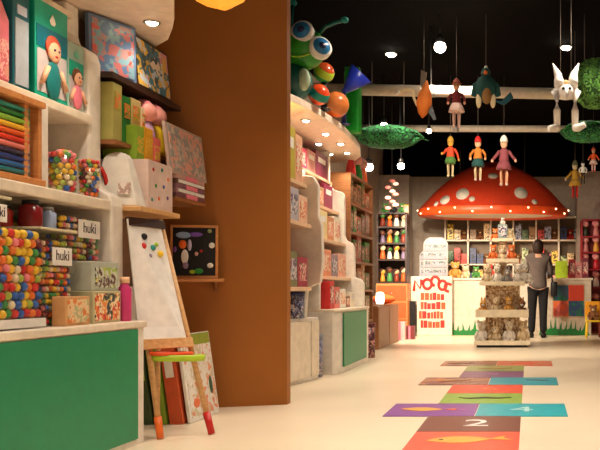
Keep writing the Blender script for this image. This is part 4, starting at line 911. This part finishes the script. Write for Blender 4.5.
tro = [(0, 0, .93, (.168, .122)), (.088, 0, .82, .105), (.09, .01, .48, .078), (.09, -.015, .07, .062), (-.088, 0, .82, .105), (-.10, .03, .48, .078), (-.11, -.01, .07, .062)]
skinned('trousers', tro, [(0, 1), (1, 2), (2, 3), (0, 4), (4, 5), (5, 6)], mat('black cloth', (28, 26, 30), .85), pt)
for x in (.095, -.12): obj('shoe', box(bm_(), x-.05, x+.05, -.07, .2, 0, .085, bev=.03), mat('black shoe', (24, 22, 24), .5), pt, smooth=True)
t = thing('shoulder_bag', 'black shoulder bag hanging at the right side of the person at the counter', 'bag', (px_+.27, py_-.06, .70))
obj('bag_body', box(bm_(), -.055, .055, -.12, .12, 0, .26, bev=.03), mat('black leather', (22, 20, 24), .4), t, smooth=True)
obj('strap', tube(bm_(), [(-.02, -.1, .24), (-.05, -.06, .50), (-.10, .03, .735), (-.06, .10, .5), (-.02, .1, .24)], .011, 8), mat('black leather', (1, 1, 1)), t)
# ------------------------------------------------------------------ red display on the right
bookcase('toy_shelf', 'red toy shelf at the right edge beside the counter', 0.98, 1.9, 16.0, 16.36, [.0, .42, .84, 1.18, 1.5, 1.8], 2.12, mat('deep red lacquer', (150, 18, 28), .4), 'y')
for zi, z in enumerate([.42, .84, 1.18, 1.5, 1.8]):
    for j in range(4):
        n_, c = [('white', (236, 214, 206)), ('rose', (226, 140, 140)), ('crimson', (190, 30, 44)), ('dark green', (50, 56, 36)), ('amber', (236, 170, 70))][(zi*2+j*3) % 5]
        peg_doll('%s figure %s from the left on board %s up of the red toy shelf' % (n_, ORD[j], ORD[zi]), 1.07+.2*j, 16.1, z+.031, 1.1, mat('red shelf '+n_, c, .4))
t = thing('toy_chair', 'small yellow and red toy chair on the floor in front of the red toy shelf', 'chair', (1.10, 14.6, 0))
obj('seat', box(bm_(), -.13, .13, -.13, .13, .27, .30), YELLOW, t, bevel=.008); obj('backrest', box(bm_(), -.13, .13, .10, .13, .36, .62), mat('amber plastic', (236, 160, 30), .4), t, bevel=.01)
for sx in (-1, 1):
    obj('back_post', box(bm_(), .11*sx-.015, .11*sx+.015, .10, .13, .30, .37), YELLOW, t)
    for sy in (-1, 1): obj('leg', tube(bm_(), [(.12*sx, .12*sy, .002), (.10*sx, .10*sy, .27)], .016, 8), mat('dark red leg', (120, 40, 30), .5) if sx > 0 else YELLOW, t)
put('brown teddy bear sitting on the yellow toy chair', (1.10, 14.58, .302), .3, 'brown')
# ------------------------------------------------------------------ hopscotch tiles on the floor
TWD = .617; XC = -.358; TX = .002
def tile(label, x0, x1, y0, y1, m, art=()):
    t = thing('hopscotch_tile', label, 'floor tile', ((x0+x1)/2, (y0+y1)/2, 0.0005))
    hx, hy = (x1-x0)/2-.004, (y1-y0)/2-.004
    obj('mat', box(bm_(), -hx, hx, -hy, hy, 0, .005), m, t)
    for (nm, bm, am, loc, rz) in art: obj(nm, bm, am, t, loc=loc, rot=(0, 0, rz))
    return t
TS = mat('tile salmon', (236, 96, 72), .35); TB = mat('tile brown', (124, 74, 62), .35); TP = mat('tile purple', (134, 70, 160), .35); TCY = mat('tile cyan', (30, 176, 190), .35)
TG = mat('tile green', (142, 184, 74), .35); TM = prn('tile brown mosaic', [(150, 90, 84), (120, 70, 60), (170, 130, 110), (190, 120, 60)], 9, 90, .35); TO = prn('tile orange', [(226, 120, 84), (210, 130, 100), (220, 90, 70)], 7, 91, .35)
FISH = mat('fish yellow', (240, 176, 80), .4); DK = mat('dark creature', (60, 56, 40), .5)
def fish(s, tail=1):
    pts = [(s*(-.5+k/16), s*.30*math.sin(PI*k/16)**.7) for k in range(17)]
    low = [(s*(-.5+k/16), -s*.26*math.sin(PI*k/16)) for k in range(15, 0, -1)]
    bm = bm_(); prism(bm, pts+low, .0055, .007); return bm
def fin_(s): bm = bm_(); prism(bm, [(0, 0), (s, s*.6), (s*.75, 0), (s, -s*.6)], .0055, .007); return bm
def num(s, sz): 
    bm = text_bm(s, sz, .0008); return bm
def lizard(s):
    bm = bm_(); tube(bm, [(-.5*s, .05*s, .006), (-.3*s, -.05*s, .006), (0, .06*s, .006), (.25*s, -.02*s, .006), (.5*s, .08*s, .006)], [.01*s, .06*s, .1*s, .07*s, .03*s], 8)
    for v in bm.verts: v.co.z = .0055 if v.co.z < .006 else .0085
    return bm
P0 = 4.40; ST = .605
def yr(i): return P0+ST*i, P0+ST*(i+1)
xs0, xs1 = -.667, -.05
d0, dm, d1 = -.972, -.36, .262
y0, y1 = yr(-1); tile('red hopscotch tile nearest the camera, at the bottom edge', xs0, xs1, y0, y1, mat('tile deep red', (214, 70, 60), .35), [('digit', num('1', .3), PAPER, (0, 0, .0058), 0)])
y0, y1 = yr(0); tile('salmon hopscotch tile with a yellow fish, in front of the brown tile', xs0, xs1, y0, y1, TS, [('fish', fish(.36), FISH, (-.03, .02, 0), .15), ('fin', fin_(.12), FISH, (.13, .05, 0), .3), ('eye', cyl(bm_(), (0, 0, .0075), .014, .001, 14), DK, (-.13, .02, 0), 0)])
y0, y1 = yr(1); tile('brown hopscotch tile with a white numeral 2', xs0, xs1, y0, y1, TB, [('digit', num('2', .36), PAPER, (.03, 0, .006), 0)])
y0, y1 = yr(2)
tile('purple hopscotch tile with an orange fish, left of the cyan tile', d0, dm, y0, y1, TP, [('fish', fish(.3), FISH, (-.08, 0, 0), -.1), ('fin', fin_(.1), mat('fish orange', (240, 130, 60), .4), (.07, 0, 0), 0), ('dot', cyl(bm_(), (0, 0, .0055), .03, .001, 16), mat('tile mauve', (190, 110, 170), .4), (.2, -.02, 0), 0)])
tile('bright cyan hopscotch tile with a pale numeral 4, right of the purple tile', dm, d1, y0, y1, TCY, [('digit', num('4', .34), mat('pale aqua', (180, 226, 226), .4), (0, 0, .006), 0)])
y0, y1 = yr(3); tile('green hopscotch tile with a dark lizard, behind the purple and cyan pair', xs0, xs1, y0, y1, TG, [('lizard', lizard(.4), DK, (.02, .0, 0), 0)])
y0, y1 = yr(4); tile('red orange hopscotch tile behind the green lizard tile', xs0, xs1, y0, y1, mat('tile red orange', (232, 76, 52), .35), [('digit', num('6', .3), mat('pale orange', (240, 150, 110), .4), (0.03, 0, .006), 0)])
y0, y1 = yr(5)
tile('brown mottled hopscotch tile left of the second cyan tile', d0, dm, y0, y1, TM, [('creature', lizard(.3), mat('ochre', (190, 130, 70), .5), (0, 0, 0), .4)])
tile('teal hopscotch tile at the right of the farther pair', dm, d1, y0, y1, mat('tile teal', (40, 160, 176), .35), [('creature', lizard(.22), mat('mauve brown', (150, 100, 110), .5), (.12, .05, 0), -.4)])
y0, y1 = yr(6); tile('violet hopscotch tile behind the farther pair', xs0, xs1, y0, y1, mat('tile violet', (136, 84, 130), .35), [('digit', num('9', .28), mat('mauve pale', (190, 150, 190), .4), (0, 0, .006), 0)])
y0, y1 = yr(7); tile('olive green hopscotch tile near the far end of the course', xs0, xs1, y0, y1, mat('tile olive', (150, 160, 90), .35), [('creature', lizard(.36), TO, (0, 0, 0), 0)])
y0, y1 = yr(8)
tile('grey brown hopscotch tile at the far left end of the course', d0, dm, y0, y1, TM, [('creature', lizard(.3), DK, (-.1, 0, 0), 0)])
tile('orange hopscotch tile at the far right end of the course', dm, d1, y0, y1, TO, [('creature', fish(.3), TS, (0, 0, 0), 0)])

# ------------------------------------------------------------------ ducts, leaves and lamps under the ceiling
DUCT = mat('pale duct paint', (214, 200, 182), .5)
def duct(label, x0, x1, y0, y1, z, r):
    t = thing('ceiling_duct', label, 'duct', ((x0+x1)/2, (y0+y1)/2, z))
    a = Vector((x0-t.location.x, y0-t.location.y, 0)); b = -a
    obj('pipe', tube(bm_(), [a, b], r, 20), DUCT, t)
    for k in (.08, .33, .66, .92):
        p = along(a, b, k)
        obj('collar', tube(bm_(), [along(a, b, k-.008), along(a, b, k+.008)], r*1.08, 20), STEEL, t)
        obj('hanger', tube(bm_(), [p+Vector((0, 0, r)), p+Vector((0, 0, CEIL-z))], .008, 6), BLACK, t)
duct('pale pipe under the ceiling, the nearer and higher looking of the two', -2.9, 2.6, 9.25, 9.75, 3.03, .062)
duct('pale pipe under the ceiling, the farther one just above the mushroom roof', -2.9, 2.6, 12.6, 12.7, 3.22, .05)
def leafmat(n, c1, c2):
    m = prn('foliage '+n, [c1, c2, tuple(int(v*.6) for v in c1), tuple(min(255, int(v*1.25)) for v in c2)], 16, len(n), .95); return m
LF = [leafmat('left', (30, 90, 50), (44, 120, 64)), leafmat('right high', (60, 120, 50), (90, 140, 60)), leafmat('right', (24, 110, 84), (50, 130, 60))]
def foliage(label, px, py, Y, wpx, hpx, m, dep=.35, tilt=0):
    c = W(px, py, Y); s = Y/850; hw, hh = wpx*s/2, hpx*s/2
    t = thing('foliage_canopy', label, 'hanging leaves', (c.x, Y, c.z), (0, tilt, 0))
    rn = random.Random(px); n = 40
    top = lathe(bm_(), [(.0005, -1), (.5, -.9), (.8, -.55), (1, 0), (.8, .6), (.5, .9), (.0005, 1)], n=n, M=Matrix.Diagonal((hw, dep, hh, 1)), close=False, rad=lambda a: 1+.1*math.cos(9*a)+.06*math.cos(17*a+1))
    obj('foliage', top, m, t)
    for k in range(26):
        a = rn.uniform(0, 2*PI); r_ = rn.uniform(.35, 1.0); zz = rn.choice((-1, 1))*(1-r_)*.9+rn.uniform(-.2, .2)
        M = Matrix.Translation((hw*r_*math.cos(a), dep*r_*math.sin(a), hh*zz))@Matrix.Rotation(rn.uniform(0, PI), 4, 'Z')@Matrix.Rotation(rn.uniform(-.6, .6), 4, 'X')
        L_ = hw*.34
        bm = bm_(); q = [bm.verts.new(M@Vector(v)) for v in ((-L_, 0, 0), (-L_*.3, L_*.32, .012), (L_*.5, L_*.22, .01), (L_, 0, -.01), (L_*.5, -L_*.22, .01), (-L_*.3, -L_*.32, .012))]
        q2 = [bm.verts.new(v.co-Vector((0, 0, .006))) for v in q]
        bm.faces.new(q); bm.faces.new(list(reversed(q2)))
        for i in range(6): bm.faces.new((q[i], q2[i], q2[(i+1) % 6], q[(i+1) % 6]))
        obj('leaf', bm, m, t)
    for k in (-.5, .5): obj('cord', tube(bm_(), [(hw*k, 0, hh*.3), (hw*k, 0, CEIL-c.z)] if not tilt else [(hw*k, 0, hh*.3), (hw*k+(CEIL-c.z)*math.tan(-tilt), 0, CEIL-c.z)], .004, 6), STRING, t)
foliage('dark green leafy canopy hanging beyond the green column, left', 388, 137, 10.9, 64, 22, LF[0])
foliage('light green leafy clump hanging at the upper right edge', 596, 84, 9.0, 46, 50, LF[1], .3)
foliage('teal green leafy canopy hanging below the white puppet at the right edge', 588, 132, 9.6, 52, 20, LF[2], .3)
# recessed ceiling lamps
DL = mat('ceiling lamp glass', (255, 246, 230), .3, emit=30, ecol=(255, 240, 214))
def ceil_lamp(label, x, y, en, size=120, aim=None, r=.055):
    t = thing('ceiling_lamp', label, 'lamp', (x, y, CEIL))
    obj('rim', lathe(bm_(), [(r*1.05, -.015), (r*1.3, -.015), (r*1.35, -.001), (r*1.05, -.001)], n=24, close=False), STEEL, t)
    obj('glass', sph(bm_(), (0, 0, -.012), (r, r, r*.55)), DL, t)
    ld = bpy.data.lights.new('lamp_beam', 'SPOT'); ld.energy = en; ld.color = (1, .86, .70); ld.spot_size = R(size); ld.spot_blend = .7; ld.shadow_soft_size = .06
    lo = bpy.data.objects.new('lamp_beam', ld); C.objects.link(lo); lo.parent = t; lo.location = (0, 0, -.03)
    if aim: lo.rotation_euler = (Vector(aim)-Vector((x, y, CEIL-.03))).to_track_quat('-Z', 'Y').to_euler()
    return t
EN = 230
ceil_lamp('round recessed ceiling lamp at upper left of the black ceiling', (391-529)*10.5/850, 10.5, EN, 96, None, .06)
ceil_lamp('small round recessed ceiling lamp at the right, above the white puppet', (566-529)*10.2/850, 10.2, EN, 96, None, .06)
for i, (x, y) in enumerate(((-.6, 1.6), (.7, 1.6), (-.5, 3.6), (.8, 3.6), (-.7, 5.6), (.8, 5.6), (-1.0, 7.8), (.7, 7.8))):
    ceil_lamp('recessed ceiling lamp out over the aisle, %s' % ['near left', 'near right', 'second left', 'second right', 'third left', 'third right', 'fourth left', 'fourth right'][i], x, y, EN, 96 if i < 4 else (80 if i < 6 else 126))
def track_spot(label, px, py, Y, aim, en, r=.05, size=70):
    p = W(px, py, Y)
    t = thing('spot_lamp', label, 'lamp', p)
    obj('stem', tube(bm_(), [(0, 0, r*2.2), (0, 0, CEIL-p.z)], .008, 8), BLACK, t)
    d = (Vector(aim)-p).normalized(); q = d.to_track_quat('Z', 'Y').to_matrix().to_4x4()
    obj('housing', lathe(bm_(), [(r*.75, r*.6), (r*.7, r*1.9), (r*.3, r*2.3)], n=20), BLACK, t)
    obj('bulb', sph(bm_(), d*.0, r, sub=3), DL, t)
    if en:
        ld = bpy.data.lights.new('spot_beam', 'SPOT'); ld.energy = en; ld.color = (1, .84, .64); ld.spot_size = R(size); ld.spot_blend = .6; ld.shadow_soft_size = .05
        lo = bpy.data.objects.new('spot_beam', ld); C.objects.link(lo); lo.parent = t; lo.location = d*(r+.03); lo.rotation_euler = d.to_track_quat('-Z', 'Y').to_euler()
ES = 300
track_spot('brightest spot lamp hanging under the ceiling, pointing at the camera', 440, 47, 9.0, (-.4, 12.5, .8), ES, .06, 80)
track_spot('spot lamp shining above the left leafy canopy', 384, 126, 11.5, (-.6, 14.5, .3), ES*.5, .05, 80)
track_spot('spot lamp at the lower right of the left leafy canopy', 400, 145, 11.6, (-.9, 14.8, .5), 0, .03)
track_spot('star bright spot lamp in front of the pale pier', 401, 166, 12.2, (-1.6, 15, .4), ES, .05, 90)
track_spot('tall white spot lamp beside the end of the canopy', 369, 167, 11.4, (-2.2, 14.6, 1.0), ES*.6, .055, 60)
track_spot('tiny spot lamp beside the farther pipe', 429, 131, 12.2, (-.6, 15, 1.0), 0, .035)
t = bpy.data.objects['mushroom_roof']
ld = bpy.data.lights.new('cap_beam', 'AREA'); ld.energy = 22; ld.color = (1, .8, .58); ld.shape = 'DISK'; ld.size = 1.0
lo = bpy.data.objects.new('cap_beam', ld); C.objects.link(lo); lo.location = (0, -.2, .0); lo.parent = t

# ------------------------------------------------------------------ hanging puppets
def puppet(name, label, px, py0, py1, Y, cfg):
    """string puppet hanging from the ceiling, py0..py1 its top and bottom; sizes relative to its height"""
    a, b = W(px, py0, Y), W(px, py1, Y); h = a.z-b.z
    t = thing(name, label, 'puppet', (a.x, Y, b.z), cfg.get('rz', 0))
    hd = obj('head', sph(bm_(), (0, 0, .83*h), (.085*h, .085*h, .10*h)), cfg['skin'], t)
    obj('nose', sph(bm_(), (0, -.09*h, .83*h), .018*h), cfg['skin'], hd)
    for k in (-1, 1): obj('eye', sph(bm_(), (.03*h*k, -.075*h, .85*h), .012*h), BLACK, hd)
    obj('hat', lathe(bm_(), [(.13*h, .885*h), (.095*h, .90*h), (.075*h, .95*h), (.02*h, 1.0*h)] if cfg.get('hat') == 'brim' else [(.095*h, .86*h), (.09*h, .92*h), (.05*h, .98*h), (.012*h, 1.0*h)], n=18), cfg['hatm'], hd)
    obj('jacket', lathe(bm_(), [(.115*h, .47*h), (.12*h, .52*h), (.10*h, .62*h), (.115*h, .69*h), (.045*h, .745*h)], n=18), cfg['top'], t)
    if cfg.get('skirt'): obj('skirt', lathe(bm_(), [(cfg.get('sw', .2)*h, .32*h), (.17*h, .40*h), (.11*h, .5*h)], n=20), cfg['skirt'], t)
    for k in (-1, 1):
        ar = obj('arm', tube(bm_(), [(.11*h*k, 0, .68*h), (.2*h*k, -.02*h, .58*h), (cfg.get('aw', .25)*h*k, -.06*h, (.5+cfg.get('ar', 0)*k)*h)], [.04*h, .035*h, .03*h], 8), cfg['top'], t)
        obj('hand', sph(bm_(), (cfg.get('aw', .25)*h*k, -.07*h, (.485+cfg.get('ar', 0)*k)*h), .032*h), cfg['skin'], ar)
        lg = obj('leg', tube(bm_(), [(.055*h*k, 0, .48*h), ((.06+cfg.get('lw', 0))*h*k, -.02*h, .26*h), ((.06+cfg.get('lw', 0))*h*k, 0, .06*h)], [.05*h, .042*h, .034*h], 8), cfg['leg'], t)
        obj('shoe', sph(bm_(), ((.065+cfg.get('lw', 0))*h*k, -.03*h, .03*h), (.04*h, .075*h, .03*h)), cfg['shoe'], lg)
    obj('string', tube(bm_(), [(0, 0, .98*h), (0, 0, CEIL-b.z)], .0025, 5), STRING, t)
    t.scale = (.82, .82, 1)
    return t
RB = mat('russet cloth', (140, 62, 44), .8); PALE = mat('pale pink cloth', (230, 196, 186), .8); ORC = mat('orange red cloth', (206, 70, 34), .8); YC = mat('yellow cloth', (196, 150, 54), .8)
GC = mat('green cloth', (70, 116, 52), .8); TC_ = mat('dark teal cloth', (32, 78, 76), .8); PC = mat('dusty pink cloth', (140, 70, 78), .8); CRM = mat('cream cloth', (224, 204, 164), .8)
puppet('string_puppet', 'puppet in a russet hat and jacket with a pale skirt, hanging in the upper row', 456.5, 78, 128, 9.1, dict(skin=SKIN, hat='brim', hatm=RB, top=mat('dark red cloth', (120, 34, 40), .8), skirt=PALE, leg=PALE, shoe=PALE, sw=.2, aw=.2))
puppet('string_puppet', 'clown puppet in an orange red jacket with green sleeves, leftmost of the lower row', 450.5, 136, 177, 11.6, dict(skin=YC, hatm=YC, top=ORC, skirt=GC, leg=CRM, shoe=CRM, sw=.15, ar=-.08))
puppet('string_puppet', 'puppet in a dark teal skirt with an orange jacket, middle of the lower row', 478, 136, 181, 11.6, dict(skin=SKIN, hatm=RED, top=mat('amber cloth', (200, 120, 44), .8), skirt=TC_, leg=CRM, shoe=PALE, sw=.17, aw=.2))
puppet('string_puppet', 'puppet in a dusty pink dress with a white cap, rightmost of the lower row', 504, 135, 186, 11.6, dict(skin=SKIN, hatm=PAPER, top=PC, skirt=PC, leg=SKIN, shoe=PALE, sw=.19, aw=.28))
puppet('string_puppet', 'small black and white puppet hanging by the right wall pier', 583, 160, 184, 13.5, dict(skin=PAPER, hatm=BLACK, top=PAPER, leg=BLACK, shoe=BLACK, aw=.16))
puppet('string_puppet', 'puppet with an orange pointed hat at the right edge', 593.5, 147, 172, 13.0, dict(skin=SKIN, hatm=mat('orange felt', (240, 96, 40), .8), hat='brim', top=mat('orange felt', (1, 1, 1)), skirt=PALE, leg=PALE, shoe=RED, sw=.22))
puppet('string_puppet', 'puppet in yellow with red shoes, low beside the mushroom roof\'s right side', 575, 160, 198, 14.2, dict(skin=CRM, hatm=mat('olive felt', (110, 110, 80), .8), top=YC, skirt=YC, leg=RED, shoe=RED, aw=.3))
# crane puppet
Y = 9.0; c = W(424, 104, Y)
t = thing('bird_puppet', 'hanging orange bird puppet with a long white curved neck, leftmost of the upper row', 'puppet', c)
def rel(px, py, d=0): return W(px, py, Y+d)-c
obj('body', lathe(bm_(), [(.004, -.15), (.05, -.10), (.085, 0), (.07, .10), (.03, .2), (.008, .25)], n=18, M=Matrix.Rotation(.12, 4, 'Y')), mat('orange brown felt', (216, 116, 40), .8), t)
nk = obj('neck', tube(bm_(), [rel(424, 108), rel(417, 105), rel(414, 98), rel(413, 91), rel(407, 89.5), rel(401, 91), rel(396, 95)], [.02, .016, .014, .016, .02, .022, .006], 10), CRM, t)
obj('beak', tube(bm_(), [rel(400, 91.5), rel(395.5, 95.5)], [.022, .004], 8), PAPER, nk)
wg = bm_(); prism(wg, [(.0, .14), (.06, .06), (.13, -.16), (.10, -.17), (.03, -.06)], -.012, .012, 'y'); obj('wing', wg, mat('slate felt', (86, 92, 96), .8), t)
wg = bm_(); prism(wg, [(.0, .12), (.03, .33), (-.03, .36), (-.04, .2)], -.012, .012, 'y'); obj('tail', wg, mat('grey felt', (130, 120, 112), .8), t)
obj('string', tube(bm_(), [(0, 0, .2), (0, 0, CEIL-c.z)], .0025, 5), STRING, t)
# turtle-like parrot with wings
c = W(486, 92, Y)
t = thing('bird_puppet', 'hanging dark teal parrot puppet with drooping cream wing tips, right in the upper row', 'puppet', c)
obj('body', sph(bm_(), (0, 0, .03), (.12, .09, .15), u=20, v=14), TC_, t)
hd = obj('head', sph(bm_(), (0, -.02, .2), .05), TC_, t); obj('beak', lathe(bm_(), [(.022, 0), (.016, .03), (.002, .05)], (0, -.06, .19), 12, 0, Matrix.Rotation(PI/2, 4, 'X')), ORANGE, hd); obj('crest', sph(bm_(), (0, 0, .25), (.02, .02, .03)), PAPER, hd)
for k in (-1, 1):
    bm = bm_(); prism(bm, [(.06*k, .13), (.14*k, .08), (.16*k, -.04), (.12*k, -.06), (.05*k, -.02)], -.03, .0, 'y'); w_ = obj('wing', bm, mat('teal felt', (30, 80, 78), .8), t, bevel=.01)
    obj('wing_tip', sph(bm_(), (.075*k, -.04, -.10), (.03, .02, .08)), CRM, w_)
obj('belly', sph(bm_(), (.01, -.05, -.04), (.055, .05, .10)), mat('ochre felt', (150, 110, 60), .8), t)
bm = bm_(); prism(bm, [(.05, -.08), (.16, -.1), (.26, .0), (.29, -.06), (.19, -.14)], -.012, .012, 'y'); obj('tail', bm, mat('petrol felt', (30, 84, 100), .8), t)
obj('string', tube(bm_(), [(0, 0, .26), (0, 0, CEIL-c.z)], .0025, 5), STRING, t)
# white long-eared puppet
Y = 8.0; c = W(566, 96, Y); s = Y/850
WF = mat('bright white felt', (246, 240, 232), .7)
t = thing('animal_puppet', 'big white long eared animal puppet hanging at the upper right', 'puppet', c)
obj('body', sph(bm_(), (0, .03, .045), (.125, .085, .075), u=24, v=16), WF, t)
hd = obj('head', sph(bm_(), (0, -.05, .03), (.07, .07, .065), u=20, v=14), WF, t)
obj('muzzle', sph(bm_(), (0, -.11, -.01), (.032, .04, .05)), WF, hd)
for k in (-1, 1):
    e0 = Vector((.062*k, -.03, .09)); e1 = Vector(((.075 if k < 0 else .075)*k, 0, .2)); e2 = Vector((-.125 if k < 0 else .122, .02, .315))
    ear = obj('ear', tube(bm_(), [e0, (e0+e1)/2, e1, e2], [.05, .045, .036, .004], 12), WF, hd)
    obj('eye', sph(bm_(), (.03*k, -.135, .04), .014), BLACK, hd)
    lg = obj('leg', tube(bm_(), [(.088*k, 0, .04), (.085*k, -.02, -.14), (.085*k, -.01, -.29)], [.055, .034, .03], 12), WF, t)
    obj('foot', tube(bm_(), [(.085*k, -.01, -.30), (.11*k, -.05, -.31), (.165*k if k < 0 else .175, -.07, -.32 if k < 0 else -.28)], [.036, .036, .028], 12), WF, lg)
obj('inner_ear', sph(bm_(), (0, -.02, .115), (.03, .03, .03)), mat('tan felt', (216, 170, 120), .8), hd)
for k in (-1, 1): obj('string', tube(bm_(), [(.05*k, .03, .08), (.05*k, .03, CEIL-c.z)], .0025, 5), STRING, t)
# pink paper garland
c = W(392, 178, 13.5)
t = thing('paper_garland', 'pink paper garland hanging in front of the pale pier', 'garland', c)
obj('string', tube(bm_(), [(0, 0, -.5), (0, 0, CEIL-c.z)], .003, 5), STRING, t)
for k in range(9):
    obj('petal', sph(bm_(), (.07*math.sin(k*2.1), .03*math.cos(k*2.1), -.04-.055*k), (.05, .03, .03)), [mat('garland pink', (206, 120, 110), .8), mat('garland pale', (226, 180, 166), .8)][k % 2], t)
    
# ------------------------------------------------------------------ light from the shop front behind the camera, camera
w = bpy.data.worlds.new('World'); S.world = w; w.use_nodes = True
w.node_tree.nodes['Background'].inputs[0].default_value = lin((1, .86, .70)); w.node_tree.nodes['Background'].inputs[1].default_value = .42
cam = bpy.data.cameras.new('camera'); co = bpy.data.objects.new('camera', cam); C.objects.link(co); S.camera = co
co.location = (0, 0, EYE); co.rotation_euler = (PI/2, 0, 0)
cam.lens = 36*850/600; cam.sensor_width = 36; cam.shift_x = -229/600; cam.shift_y = 63/600; cam.clip_start = .05
S.view_settings.view_transform = 'Standard'; S.view_settings.look = 'None'; S.view_settings.gamma = 1; S.view_settings.use_curve_mapping = False
S.view_settings.exposure = 0.65
